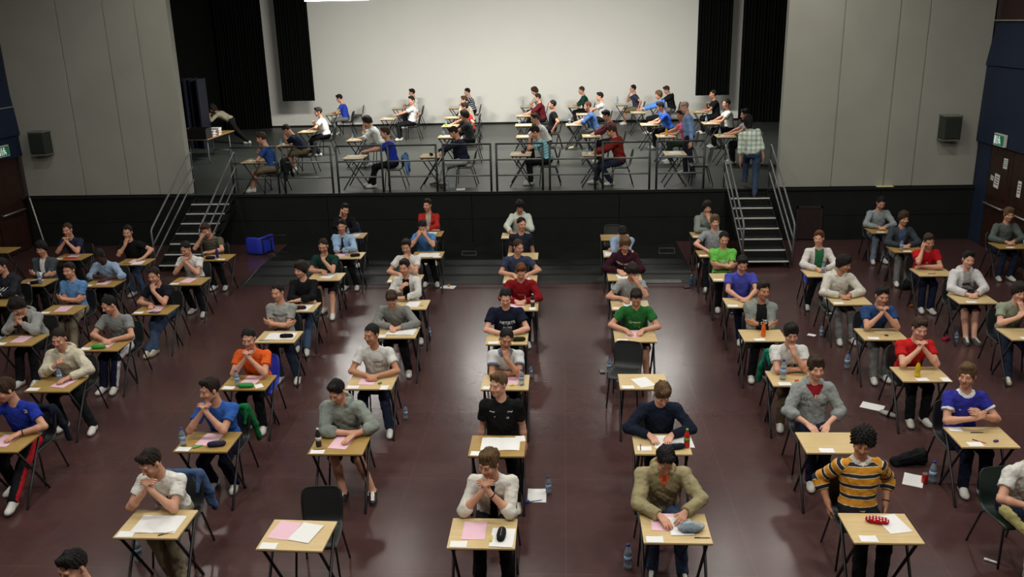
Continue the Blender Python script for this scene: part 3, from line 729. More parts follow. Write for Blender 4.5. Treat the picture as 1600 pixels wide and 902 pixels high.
# side walls: dark door bays, navy bands above
for nm, X, s in (('left', XL, -1), ('right', XR, 1)):
    lo, hi = (X, X+.3) if s > 0 else (X-.3, X)
    sbox('wall_'+nm, (lo+ (.1 if s > 0 else -.1), -3, 0), (hi+(.1 if s > 0 else -.1), FY+.3, ZC), simple('brown_wall', lin((50, 30, 24)), .7))
def band(name, s, X, y0, zt, zb, top_in, bot_in):
    mb = MB(); Yb = FY+.1
    mb.poly([(X+s*.35, y0, zt), (X-s*top_in, y0, zt), (X-s*bot_in, y0, zb), (X+s*.35, y0, zb)], (0, Yb-y0, 0))
    return struct(mb.build(name, BLUEW))
zr = lambda x, y: float(at_y(x, y, FY-.2)[2])
Zr = [zr(1540, 33), zr(1540, 104), zr(1527, 222)]
band('trim_1', 1, XR, 6, ZC, Zr[0]+.02, -.12, -.10); band('trim_2', 1, XR, 6, Zr[0], Zr[1]+.02, -.04, .09); band('trim_3', 1, XR, 6, Zr[1], Zr[2], .06, .08)
sbox('trim_8', (XR-.03, 6, Zr[0]), (XR+.3, FY+.1, Zr[0]+.02), GREYW)
Zl = [zr(5, 126), zr(22, 169), zr(32, 214), zr(33, 246)]
band('trim_4', -1, XL, 6, ZC, Zl[0]+.02, -.02, .0); band('trim_5', -1, XL, 6, Zl[0], Zl[1]+.02, .0, .05); band('trim_6', -1, XL, 6, Zl[1], Zl[2]+.02, .06, .10); band('trim_7', -1, XL, 6, Zl[2], Zl[3], .05, .06)
sbox('trim_9', (XL-.3, 6, Zl[1]), (XL+.07, FY+.1, Zl[1]+.02), GREYW)
sbox('trim_10', (XR-.02, FY-.55, 0), (XR+.3, FY+.1, Zr[2]), BLUEW)           # blue pilaster in the corner
def door_leaf(name, s, X, y0, y1, h, papers=()):
    """leaf in the side wall, room side facing -s"""
    xa = X-s*.0
    mb = MB(); f = lambda a, b: (min(xa-s*a, xa-s*b), max(xa-s*a, xa-s*b))
    l, r = f(-.08, .02); mb.box((l, y0, .02), (r, y1, h), 0, .006)
    for z0, z1 in ((.2, .85), (1.15, h-.15)):
        l, r = f(.015, .032); mb.box((l, y0+.14, z0), (r, y1-.14, z1), 0, .012)
    d = struct(mb.build(name, DOORW))
    b = MB(); xx = xa-s*.09
    b.tube([(xx, y0+.06, 1.0), (xx, y1-.06, 1.0)], .022, 0, 8)
    for yy in (y0+.1, y1-.1): b.tube([(xa-s*.02, yy, 1.0), (xx, yy, 1.0)], .018, 0, 6)
    o = b.build('push_bar', simple('dull_aluminium', lin((150, 148, 142)), .4, .5), d); return d
y_r = [float(at_x(1600, 340, XR)[1])-2.4, FY-1.55, FY-.58]
door_leaf('door_1', 1, XR, y_r[1]-.02, FY-.58, 2.25); door_leaf('door_2', 1, XR, y_r[1]-1.02, y_r[1]-.05, 2.25)
door_leaf('door_3', -1, XL, FY-1.15, FY-.15, 2.25); door_leaf('door_4', -1, XL, FY-2.2, FY-1.2, 2.25)
sbox('trim_11', (XR-.03, y_r[1]-2.2, 0), (XR+.3, y_r[1]-1.08, 2.3), BLUEW)
# small dark hatch in the stage front
mb = MB(); hx0, hx1 = float(at_y(1243, 350, FY-.02)[0]), float(at_y(1284, 350, FY-.02)[0]); hz = float(at_y(1260, 322, FY-.02)[2])
mb.box((hx0+.04, FY-.03, .03), (hx1-.04, FY-.005, hz-.05), 0, .004)
for a, b in (((hx0, FY-.04, .02), (hx0+.05, FY-.002, hz)), ((hx1-.05, FY-.04, .02), (hx1, FY-.002, hz)), ((hx0, FY-.04, hz-.06), (hx1, FY-.002, hz))): mb.box(a, b, 1, .004)
struct(mb.build('door_5', [simple('hatch_red_brown', lin((36, 20, 18)), .6), simple('hatch_frame', lin((40, 30, 26)), .6)]))

# ------------------------------------------------------------------ stage curtains
def curtain(name, x0, x1, Y, z0, z1, label, folds=.12, amp=.045, slant=0.0, y1=None):
    n = int(abs((x1-x0))/folds*8)+8 if y1 is None else int(math.hypot(x1-x0, y1-Y)/folds*8)
    V, Fq = [], []; rows = 10
    for r in range(rows+1):
        t = r/rows; z = z1+(z0-z1)*t
        for i in range(n+1):
            u = i/n; x = x0+(x1-x0)*u; yy = Y if y1 is None else Y+(y1-Y)*u
            o = amp*math.sin(u*n/8*2*PI)+.4*amp*math.sin(u*n/8*4.3+1.3+t)
            V.append((x+(0 if y1 is None else o), yy+(o if y1 is None else 0), z))
    for r in range(rows):
        for i in range(n): a = r*(n+1)+i; Fq.append((a, a+1, a+n+2, a+n+1))
    m = len(V); V2 = V+[(v[0], v[1]+.03, v[2]) for v in V]
    F2 = Fq+[tuple(m+k for k in f[::-1]) for f in Fq]
    for i in range(n): b = rows*(n+1)+i; F2.append((b+1, b, m+b, m+b+1))
    o = obj(name, mesh_from(name, V2, F2, CURT)); return tag(o, label, 'curtain', 'black stage drapes')
cxl = float(at_y(418, 190, BY-.5)[0])
curtain('stage_curtain', PL-4.2, float(at_y(416, 100, BY-.5)[0]), BY-.5, SZ+.02, ZC-.2, 'wide floor-length black stage drape behind the trestle table and crate')
hy = BY-1.3
curtain('stage_curtain', float(at_y(441, 150, hy)[0]), float(at_y(491, 150, hy)[0]), hy, float(at_y(466, 158, hy)[2]), ZC-.2, 'short black drape hanging before the white wall above the leaning invigilator side')
curtain('stage_curtain', float(at_y(1087, 140, hy)[0]), float(at_y(1140, 140, hy)[0]), hy, float(at_y(1112, 149, hy)[2]), ZC-.2, 'short black drape hanging before the white wall above two students')
curtain('stage_curtain', float(at_y(1155, 150, BY-1.0)[0]), PR+4.5, BY-1.0, SZ+.02, ZC-.2, 'wide floor-length black stage drape behind the man in the plaid shirt')
# ------------------------------------------------------------------ stairs and handrails
def stairs(x0, x1, label, name='stage_steps'):
    t = empty(name, ((x0+x1)/2, FY, 0)); tag(t, label, 'stairs', 'steps up to the stage')
    w = (x1-x0)/2; n = 7; rise = SZ/8; tr = .345
    for i in range(n):
        z = SZ-rise*(i+1); yb = -tr*i; 
        o = MB().box((-w, yb-tr-.02, z-.035), (w, yb-.004, z), 0, .004).box((-w+.02, yb-.03, z-.0), (w-.02, yb-.01, z+rise-.04)).build('tread', BLACKP, t)
        MB().box((-w+.01, yb-tr-.024, z-.022), (w-.01, yb-tr+.012, z+.003), 0, .003).build('nosing', simple('white_nosing', lin((206, 204, 196)), .6), o)
    for s in (-1, 1):
        MB().poly([(s*w, -.02, SZ-.04), (s*w, -.02, SZ-.36), (s*w, -tr*n-.02, .0), (s*w, -tr*n-.06, .14)], (-s*.03, 0, 0)).build('stringer', BLACKP, t)
    return t
def handrail(x, label):
    r = .021; tr = .345*7
    yt, yb = FY+.12, FY-tr+.12
    z0, z1 = SZ+.95, .98
    mb = MB(); root = empty('stair_handrail', (x, FY, 0)); tag(root, label, 'handrail', 'tubular stair handrails')
    MB().tube([(0, .14, SZ+.0), (0, .14, SZ+.93), (0, .10, SZ+1.0), (0, .02, SZ+.97), (0, -tr+.10, .98), (0, -tr+.03, .92), (0, -tr+.02, .05)], r).build('top_rail', GREYM, root)
    MB().tube([(0, .14, SZ+.66), (0, -tr+.02, .60)], r*.9).build('middle_rail', GREYM, root)
    MB().tube([(0, .14, SZ+.36), (0, -tr+.02, .30)], r*.9).build('lower_rail', GREYM, root)
    return root
sl0, sl1 = -8.90, -7.95; sr0, sr1 = 3.80, 4.72
stairs(sl0, sl1, 'black steps with white nosings beneath the trestle table'); stairs(sr0, sr1, 'black steps with white nosings where the plaid shirt man climbs')
handrail(sl0-.06, 'grey handrail along the wall side of the steps below the trestle table')
handrail(sl1+.06, 'grey handrail of the trestle-table steps, on the side of the tipped blue chair')
handrail(sr0-.06, 'grey handrail of the plaid shirt man, on the stage railing side')
handrail(sr1+.06, 'grey handrail of the plaid shirt man, beside the dark hatch')
# ------------------------------------------------------------------ stage railing panels
rail_names = ['end railing panel before the seated student in blue T-shirt and shorts', 'railing panel before the student bent low in navy T-shirt', 'railing panel before the denim draped chair', 'railing panel beside the student in blue football jersey, by a low desk',
 'railing panel before the student in navy with pale grey trousers', 'railing panel before the desk with a dark red case', 'railing panel beside the student in teal shirt', 'railing panel before the student in rust red top', 'end railing panel before the empty desk and standing older man']
for (xa, xb), lb in zip(((362, 433), (443, 518), (527, 597), (607, 682), (693, 767), (776, 848), (859, 930), (942, 1015), (1026, 1100)), rail_names):
    Y = FY+.09; a, b = float(at_y(xa, 260, Y)[0]), float(at_y(xb, 260, Y)[0]); root = empty('stage_railing', ((a+b)/2, Y, SZ)); w = (b-a)/2; hh = 1.13
    tag(root, 'grey tubular '+lb, 'railing', 'railing panels along the stage edge')
    for s in (-1, 1):
        MB().tube([(s*w, 0, 0), (s*w, 0, hh)], .026).build('post', DARKM, root)
    for nm, z in (('top_rail', hh-.02), ('middle_rail', .74), ('lower_rail', .37)):
        MB().tube([(-w, 0, z), (w, 0, z)], .022).build(nm, DARKM if nm == 'top_rail' else GREYM, root)
# ------------------------------------------------------------------ wall speakers, signs, papers, pole
def speaker(px, py, label):
    p = at_y(px, py, FY+.1); root = empty('wall_speaker', tuple(p)); tag(root, label, 'loudspeaker', 'loudspeakers on the grey walls')
    G = simple('speaker_green_black', lin((46, 54, 46)), .8, amt=.2, scale=90); Gg = simple('speaker_grey', lin((120, 124, 112)), .6)
    MB().box((-.19, -.34, -.26), (.19, -.02, .26), 0, .015).build('cabinet', G, root)
    MB().box((-.16, -.355, -.22), (.16, -.335, .22), 0, .006).build('grille', simple('speaker_mesh', lin((34, 40, 34)), .9, amt=.4, scale=160), root)
    MB().box((-.20, -.35, .255), (.20, .0, .285), 0, .006).build('top_cover', Gg, root); MB().box((-.195, -.34, -.28), (.195, -.0, -.258), 0, .005).build('base_plate', Gg, root)
speaker(70, 222, 'dark box loudspeaker on the grey wall above students by the long pole'); speaker(1479, 198, 'dark box loudspeaker on the grey wall near the pinned door notices')
GREEN = emit('sign_green', (.01, .16, .07), .25); SIGNW = emit('sign_white', (.80, .90, .84), .35)
def exit_sign(X, s, px, py, label):
    p = at_x(px, py, X-s*.13); root = empty('exit_sign', tuple(p), 0); tag(root, label, 'sign', 'lit exit signs')
    MB().box((-.03, -.24, -.13), (.03, .24, .13), 0, .006).build('housing', shiny((215, 218, 210)), root)
    xx = -s*.033
    MB().box((min(xx, xx-s*.004), -.215, -.105), (max(xx, xx-s*.004), .215, .105)).build('panel', GREEN, root)
    m = MB(); x2 = -s*.039; d = -s
    def b(y0, y1, z0, z1): m.box((min(x2, x2-s*.003), min(y0, y1), z0), (max(x2, x2-s*.003), max(y0, y1), z1))
    q = s
    b(q*.19, q*.12, -.085, .085); b(q*.085, q*.055, -.085, .085)           # doorway bars
    b(-q*.0, -q*.045, .045, .085); b(q*.0, -q*.04, -.02, .04); b(q*.03, q*.0, .0, .025); b(-q*.04, -q*.08, .0, .022); b(q*.015, -q*.01, -.085, -.02); b(-q*.03, -q*.085, -.05, -.02); b(-q*.07, -q*.09, -.085, -.03)
    m.build('running_figure', SIGNW, root)
exit_sign(XR, 1, 1563, 219, 'green running man exit sign on the navy wall above the noticed doors'); exit_sign(XL, -1, 3, 237, 'green running man exit sign above the plain brown doors')
def notice(px, py, w, h, label, X=None, tilt=0, blue=False):
    p = at_x(px, py, XR-.040)
    mb = MB().box((0, -w/2, -h/2), (.004, w/2, h/2)); 
    for i in range(4): 
        zz = h/2-h*(.22+.18*i); mb.box((-.002, -w*.36, zz), (0, w*.30, zz+h*.055), 1)
    o = mb.build('paper_notice', [paper_mat('notice_white', (.78, .78, .74), False), shiny((40, 60, 120) if blue else (60, 60, 62), .8)]); o.location = tuple(p); o.rotation_euler = (tilt, 0, 0)
    tag(o, label, 'notice', 'notices on the brown doors')
notice(1571, 256, .17, .22, 'small white notice with blue lines beneath the exit sign', blue=True); notice(1557, 283, .22, .30, 'torn white notice with dark print on the brown door', tilt=.08)
notice(1550, 278, .13, .10, 'small white slip stuck beside the torn notice', tilt=.15); notice(1592, 296, .14, .34, 'tall narrow white notice on the far door leaf edge')
a, b = at_z(72, 388, .02), at_y(46, 309, FY-.10)
o = MB().tube([tuple(a), tuple(b)], .018, 0, 8).build('long_pole', simple('white_pole', lin((196, 192, 182)), .4)); tag(o, 'long white pole leaning on the black wall below the loudspeaker', 'pole')
a2 = b+(b-a)*.03
k = MB().tube([tuple(b), tuple(a2)], .024, 0, 8).build('blue_grip', shiny((40, 50, 120)), o)
p = at_z(1382, 291, SZ+.005); o = MB().box((-.19, -.07, 0), (.19, .07, .006)).build('paper_sheet', paper_mat('yellow_paper', lin((226, 220, 160)), False)); o.location = (p[0], FY+.05, SZ+.001); tag(o, 'yellowish paper left on the ledge below the grey wall', 'paper')
#PART3
# ================================================================== furniture
HONEY = wood_mat('honey_wood', (160, 128, 70), (178, 148, 86)); PALE = wood_mat('pale_beech', (200, 174, 124), (212, 188, 138))
EDGE = simple('dark_wood_edge', lin((112, 82, 50)), .5)
DW, DD, DH = .60, .48, .72
def desk_proto(wood):
    r = empty('exam_desk')
    bm = MB(); bm.box((-DW/2, -DD/2, DH-.020), (DW/2, DD/2, DH), 0, .004)
    bm.box((-DW/2+.004, -DD/2+.004, DH-.024), (DW/2-.004, DD/2-.004, DH-.0195), 1)
    bm.build('desktop', [wood, EDGE], r)
    for s in (-1, 1):
        x = s*(DW/2-.018)
        MB().tube([(x, DD/2-.05, DH-.035), (x, -DD/2+.0, .012), (x, -DD/2-.004, .0)], .0145).build('leg', BLACKM, r)
        x -= s*.026
        MB().tube([(x, -DD/2+.05, DH-.035), (x, DD/2-.0, .012), (x, DD/2+.004, .0)], .0145).build('leg', BLACKM, r)
    f = MB()
    for s in (-1, 1): f.tube([(s*(DW/2-.05), -DD/2+.03, DH-.036), (s*(DW/2-.05), DD/2-.03, DH-.036)], .011)
    f.tube([(-DW/2+.035, DD/2-.05, DH-.038), (DW/2-.035, DD/2-.05, DH-.038)], .011); f.tube([(-DW/2+.06, -DD/2+.05, DH-.038), (DW/2-.06, -DD/2+.05, DH-.038)], .011)
    f.build('frame', BLACKM, r); return r
def chair_proto(rgb):
    r = empty('stacking_chair')
    prof = [(-.235, .425), (-.225, .442), (-.19, .450), (-.10, .446), (0, .440), (.10, .440), (.155, .452), (.19, .485), (.208, .54), (.226, .62), (.244, .70), (.258, .77), (.264, .805), (.262, .815)]
    hw = [.200, .208, .212, .215, .212, .205, .198, .196, .20, .205, .205, .195, .165, .13]
    cup = [.0, .004, .010, .016, .018, .018, .016, .014, .018, .022, .022, .018, .014, .010]
    n = 12; V = []
    m = len(prof)
    for off in (0, .007):
        for i, (y, z) in enumerate(prof):
            a = prof[max(i-1, 0)]; b = prof[min(i+1, m-1)]; t = unit((b[0]-a[0], b[1]-a[1])); nrm = (-t[1], t[0])
            for k in range(n+1):
                u = -1+2*k/n; c = cup[i]*(abs(u)**2.4)
                V.append((hw[i]*u, y+nrm[0]*(c-off), z+nrm[1]*(c-off)))
    Fq = []; N = m*(n+1)
    for i in range(m-1):
        for k in range(n):
            a = i*(n+1)+k; Fq.append((a, a+1, a+n+2, a+n+1)); Fq.append((N+a, N+a+n+1, N+a+n+2, N+a+1))
    for i in range(m-1):
        for k, fl in ((0, 0), (n, 1)):
            a = i*(n+1)+k; q = (a, a+n+1, N+a+n+1, N+a); Fq.append(q[::-1] if fl else q)
    for k in range(n):
        Fq.append((k+1, k, N+k, N+k+1)); a = (m-1)*(n+1)+k; Fq.append((a, a+1, N+a+1, N+a))
    obj('seat_shell', mesh_from('seat_shell', V, Fq, shiny(rgb, .5)), r)
    f = MB()
    for s in (-1, 1): f.tube([(s*.17, -.17, .425), (s*.165, .13, .425)], .011)
    f.tube([(-.17, -.15, .424), (.17, -.15, .424)], .010); f.tube([(-.165, .12, .424), (.165, .12, .424)], .010); f.build('seat_frame', BLACKM, r)
    for s in (-1, 1):
        MB().tube([(s*.17, -.165, .425), (s*.185, -.185, .40), (s*.215, -.225, .0)], .011).build('leg', BLACKM, r)
        MB().tube([(s*.165, .125, .425), (s*.18, .15, .40), (s*.215, .265, .0)], .011).build('leg', BLACKM, r)
    return r
PROTO = {}
def place_proto(key, make, loc, rz, label, cat, group):
    if key not in PROTO: r = PROTO[key] = make()
    else: r = copy_tree(PROTO[key])
    r.location = loc; r.rotation_euler = (0, 0, rz); r.scale = (1, 1, 1); return tag(r, label, cat, group)
CHAIRC = {'black': (30, 32, 32), 'blue': (42, 56, 178), 'green': (28, 42, 36)}
def add_desk(loc, rz, wood, label, grp): return place_proto('desk'+wood, lambda: desk_proto(HONEY if wood == 'h' else PALE), loc, rz, label, 'desk', grp)
def add_chair(loc, rz, c, label, grp): return place_proto('chair'+c, lambda: chair_proto(CHAIRC[c]), loc, rz, label, 'chair', grp)
# ------------------------------------------------------------------ small things
WHITEP = paper_mat('white_paper', (.80, .80, .78)); PINKP = paper_mat('pink_paper', lin((232, 192, 206))); CARDP = paper_mat('white_card', (.82, .82, .80), False)
def sheet_mesh(key, w, h, mat, fold=False, t=.0012):
    k = 'sheet_'+key
    if k in bpy.data.meshes: return bpy.data.meshes[k]
    n, m = 8, 4; V = []
    for z0 in (0, t):
        for j in range(m+1):
            for i in range(n+1):
                u, v = -1+2*i/n, -1+2*j/m
                c = (.0042*math.sin(abs(u)*PI)*1.0 if fold else .003*(u*u)*(v+1)/2)
                V.append((u*w/2, v*h/2, z0+c+.0005))
    Fq = []; N = (n+1)*(m+1)
    for j in range(m):
        for i in range(n): a = j*(n+1)+i; Fq.append((a+N, a+1+N, a+n+2+N, a+n+1+N)); Fq.append((a, a+n+1, a+n+2, a+1))
    for j in range(m):
        a = j*(n+1); Fq.append((a, a+N, a+N+n+1, a+n+1)); a += n; Fq.append((a, a+n+1, a+N+n+1, a+N))
    for i in range(n):
        Fq.append((i, i+1, i+1+N, i+N)); a = m*(n+1)+i; Fq.append((a+1, a, a+N, a+1+N))
    return mesh_from(k, V, Fq, mat, smooth=False)
def sheet(key, loc, rz, label, grp):
    kinds = {'card': ('name_card', .15, .095, CARDP, False, .0015), 'pink': ('question_paper', .21, .285, PINKP, False, .002), 'white': ('answer_sheet', .21, .29, WHITEP, False, .002),
             'book': ('answer_booklet', .42, .29, WHITEP, True, .003), 'halfbook': ('answer_booklet', .30, .24, WHITEP, True, .003), 'red': ('red_folder', .24, .11, cloth((190, 40, 40)), False, .006), 'slip': ('paper_slip', .10, .13, CARDP, False, .001)}
    nm, w, h, m, fo, t = kinds[key]
    o = obj(nm, sheet_mesh(key, w, h, m, fo, t)); o.location = loc; o.rotation_euler = (0, 0, rz)
    return tag(o, label, 'booklet' if fo else ('card' if key == 'card' else 'folder' if key == 'red' else 'paper'), grp)
def bottle(loc, rz, label, grp, kind='water'):
    def mk():
        r = empty('water_bottle' if kind in ('water', 'big') else 'drink_bottle')
        sc = 1.25 if kind == 'big' else 1.0
        R = .032*sc; H = .20*sc
        body = {'water': clear_plastic(), 'big': clear_plastic(), 'orange': shiny((226, 96, 30)), 'yellow': shiny((214, 176, 30)), 'greenred': shiny((196, 40, 36)), 'blue': shiny((36, 92, 120)), 'dark': shiny((40, 34, 32)), 'darkblue': shiny((36, 40, 96))}[kind]
        prof = [(R*.86, 0), (R, .012), (R, .05), (R*.92, .055), (R*.92, .062), (R, .068), (R, H*.62), (R*.95, H*.70), (R*.62, H*.86), (R*.40, H*.93), (R*.40, H)]
        MB().lathe(prof, 0, 16).build('bottle_body', body, r)
        capc = {'water': (44, 70, 170), 'big': (44, 70, 170), 'orange': (226, 96, 30), 'yellow': (30, 24, 22), 'greenred': (120, 180, 50), 'blue': (216, 216, 60), 'dark': (210, 210, 205), 'darkblue': (36, 40, 96)}[kind]
        MB().lathe([(R*.45, H*.985), (R*.45, H*1.06), (R*.40, H*1.075)], 0, 12).build('cap', shiny(capc), r)
        lab = {'water': (150, 180, 216), 'big': (150, 180, 216), 'greenred': (90, 150, 50), 'dark': (215, 212, 205)}.get(kind)
        if lab: MB().lathe([(R*1.015, .075*sc), (R*1.015, H*.58)], 0, 16).build('bottle_label', shiny(lab, .5), r)
        return r
    return place_proto('bottle'+kind, mk, loc, rz, label, 'bottle', grp)
def pencil_case(loc, rz, rgb, label, grp, L=.20, dots=None):
    r = empty('pencil_case', loc, rz); tag(r, label, 'pencil case', grp)
    F = Field(A3(-.16, -.07, -.02), A3(.16, .07, .09), .008, .008)
    F.ell((0, 0, .028), np.array([X3, F3, U3]), (L/2, .040, .030), .01); F.cone((-L/2+.035, 0, .028), (L/2-.035, 0, .028), .030, .030, .02); F.noise(.002, 60, L*9); F.plane((0, 0, .003), (0, 0, -1))
    V, Fq = F.poly(); mats = [cloth(rgb)]
    obj('fabric_body', mesh_from('fabric_body', V, Fq, mats), r)
    MB().tube([(-L/2+.03, 0, .0585), (0, 0, .0605), (L/2-.03, 0, .0585)], .0035, n=6).build('zip', shiny((150, 148, 140) if sum(rgb) < 500 else (60, 60, 60)), r)
    if dots:
        mb = MB(); bv = BVHTree.FromPolygons([tuple(v) for v in V], [tuple(f) for f in Fq])
        for i in range(7):
            for j in range(5):
                u = -L/2+.02+i*(L-.04)/6; a = (j-2)*.55+(.25 if i % 2 else 0)
                d = Vector((0, math.sin(a), math.cos(a))); hit = bv.ray_cast(Vector((u, 0, .028))+d*.2, -d, 1)
                if hit[0] is None: continue
                c = hit[0]; nn = hit[1]; t1 = nn.orthogonal().normalized(); t2 = nn.cross(t1)
                mb.poly([c+nn*.0005+(t1*math.cos(q*PI/3)+t2*math.sin(q*PI/3))*.0075 for q in range(6)], nn*.0012)
        mb.build('dots', cloth(dots), r)
    return r
def pen(loc, rz, rgb, label, grp, name='pen', R=.0045, L=.14):
    def mk():
        r = empty(name)
        MB().tube([(-L/2, 0, R), (L/2-.02, 0, R), (L/2, 0, R)], R, n=8, rads=[R, R, R*.3]).build('barrel', shiny(rgb), r)
        MB().tube([(-L/2-.001, 0, R), (-L/2+.045, 0, R)], R*1.15, n=8).build('cap', shiny((30, 32, 60) if name == 'pen' else rgb), r); return r
    return place_proto('%s%s%s' % (name, rgb, L), mk, loc, rz, label, 'pen', grp)
def calculator(loc, rz, label, grp):
    def mk():
        r = empty('calculator'); MB().box((-.042, -.078, 0), (.042, .078, .014), 0, .004).build('case', shiny((48, 50, 56)), r)
        MB().box((-.033, .038, .0135), (.033, .064, .0155)).build('display', shiny((120, 132, 116), .3), r)
        k = MB()
        for i in range(4):
            for j in range(5): k.box((-.034+i*.018, -.068+j*.019, .0135), (-.021+i*.018, -.055+j*.019, .0165))
        k.build('keypad', shiny((150, 150, 152)), r); return r
    return place_proto('calc', mk, loc, rz, label, 'calculator', grp)
def small_box(loc, rz, rgb, label, name, cat, dim=(.05, .03, .02)):
    o = MB().box((-dim[0]/2, -dim[1]/2, .0005), (dim[0]/2, dim[1]/2, dim[2]), 0, min(dim)*.3).build(name, shiny(rgb)); o.location = loc; o.rotation_euler = (0, 0, rz); return tag(o, label, cat)
def lump(name, loc, rz, parts, rgb, label, cat, seed=1, res=.014, flat=True, nz=.008):
    """soft cloth heap from cones (a, b, ra, rb)"""
    pts = [p for q in parts for p in q[:2]]; lo = np.min(pts, 0)-.2; hi = np.max(pts, 0)+.2
    F = Field(A3(*lo), A3(*hi), res, res)
    for a, b, ra, rb in parts: F.cone(a, b, ra, rb, .03)
    F.noise(nz, 22, seed)
    if flat: F.plane((0, 0, .004), (0, 0, -1))
    V, Fq = F.poly(); o = obj(name, mesh_from(name, V, Fq, cloth(rgb))); o.location = loc; o.rotation_euler = (0, 0, rz); return tag(o, label, cat)
def jacket(loc, rz, rgb, label, seed=1, side=1, length=.42):
    """jacket hung over the chair back (chair frame: facing -y, back at +y)"""
    P = []
    for u in np.linspace(-.17, .17, 6): P.append(((u, .285, .80), (u*1.15, .345, .80-length*(.85+.3*math.sin(u*9+seed))), .030, .026))
    P += [((-.16, .275, .812), (.16, .275, .812), .030, .030), ((-.17, .25, .80), (-.15, .215, .62), .022, .018), ((.17, .25, .80), (.15, .215, .62), .022, .018)]
    P += [((side*.17, .30, .76), (side*.225, .34, .55), .042, .038), ((side*.225, .34, .55), (side*.235, .38, .34), .038, .034), ((-side*.17, .30, .76), (-side*.21, .34, .52), .038, .032)]
    return lump('jacket', loc, rz, P, rgb, label, 'jacket', seed, .013, False)

# ================================================================== the students
def head_offset(P):
    hz = P.get('hipz', .574); H0 = A3(0, 0, hz); T = rotm(P.get('turn', 0)*.5, P.get('lean', 12), P.get('side', 0), (X3, F3, U3))
    N = H0+T[2]*.495; hb = rotm(*P.get('head', (0, 8, 0)), (X3, F3, U3)); nk = unit(T[2]+U3*.8+hb[1]*.25)
    return N+nk*.122+hb[2]*.085+hb[1]*.022
def rot2(v, a): return A3(v[0]*math.cos(a)-v[1]*math.sin(a), v[0]*math.sin(a)+v[1]*math.cos(a), v[2])
LOG = []
KS = 1.06                                  # people and furniture on the stage, sized against the photograph
KZ = [1.0]
ITEMS = {'h': 'exam desks on the hall floor', 's': 'exam desks on the stage'}
def seat(who, act, hpx, dpx, P, items=('card', 'pink'), wood='p', chair='black', stage=False, ang=0, desk=True, jk=None):
    K = KS if stage else 1.0; KZ[0] = K
    base = SZ if stage else 0.0; rz = (-PI/2 if stage else 0)+math.radians(P.get('facing', 0))
    HO = head_offset(P)*K; R = rot2(HO, rz)
    hw = at_z(hpx[0], hpx[1], base+HO[2]); hip = hw-R
    grp = 'on the stage' if stage else 'on the hall floor'
    droot = None
    if dpx is not None:
        if stage:
            d = at_z(dpx[0], dpx[1], base+DH*K); drz = -PI/2+math.radians(ang)
            if d[1] > 33.7: d = at_y(dpx[0], dpx[1], 33.7)
            hip[1] = min(max(hip[1], d[1]-.12), d[1]+.12); hh = at_y(hpx[0], hpx[1], hip[1]+R[1]); hip[0] = hh[0]-R[0]
            sep0 = hip[0]-d[0]; sep = min(max(sep0, .48), P.get('maxsep', .62)*K); hip[0] = d[0]+sep
            P.setdefault('edge', -(sep/K-DD/2)); P.setdefault('deskx', float(hip[1]-d[1])/K)
            LOG.append((who, 'stage sep %.2f->%.2f z %.2f want %.2f Y %.2f' % (sep0, sep, hh[2]-base, HO[2], d[1])))
        else:
            n = at_z(dpx[0], dpx[1], DH); drz = math.radians(ang); d = n+rot2(A3(0, DD/2, 0), drz)
            sep0 = hip[1]-d[1]; sep = min(max(sep0, .45), P.get('maxsep', .66)); hip[1] = d[1]+sep
            hh = at_y(hpx[0], hpx[1], hip[1]+R[1]); hip[0] = hh[0]-R[0]
            P.setdefault('edge', -(sep-DD/2)); P.setdefault('deskx', float(d[0]-hip[0]))
            LOG.append((who, 'sep %.2f->%.2f z %.2f want %.2f dx %.2f' % (sep0, sep, hh[2], HO[2], d[0]-hip[0])))
        if desk:
            dl = (d[0], d[1], base)
            dk = add_desk(dl, drz, wood, 'folding wooden-topped desk of the student '+who, ITEMS['s' if stage else 'h']); dk.scale = (K, K, K)
            put_items(items, dl, drz, 'the student '+who, grp)
    hl = (hip[0], hip[1], base); P['who'] = who; P['act'] = act
    dist = hip[1]
    res = (.0070, .013) if dist < 9.5 else ((.0085, .014) if dist < 13.5 else ((.010, .015) if not stage else (.012, .017)))
    root, _ = person('person', hl, rz, P, res); root.scale = (K, K, K)
    tag(root, 'student '+who+(', '+act if act else ''), 'person', 'students seated '+grp)
    if chair:
        co = rot2(A3(0, .03, 0), rz); ch_ = add_chair((hl[0]+co[0], hl[1]+co[1], base), rz+math.radians(P.get('chairrot', 0)), chair, '%s plastic chair under the student %s' % (chair, who), 'stacking chairs '+grp); ch_.scale = (K, K, K)
    if jk: jacket((hl[0], hl[1], base), rz, jk[0], '%s hung behind student %s' % (jk[1], who.replace('before the steps', '')), len(LOG) % 7, jk[2] if len(jk) > 2 else 1)
    return hl
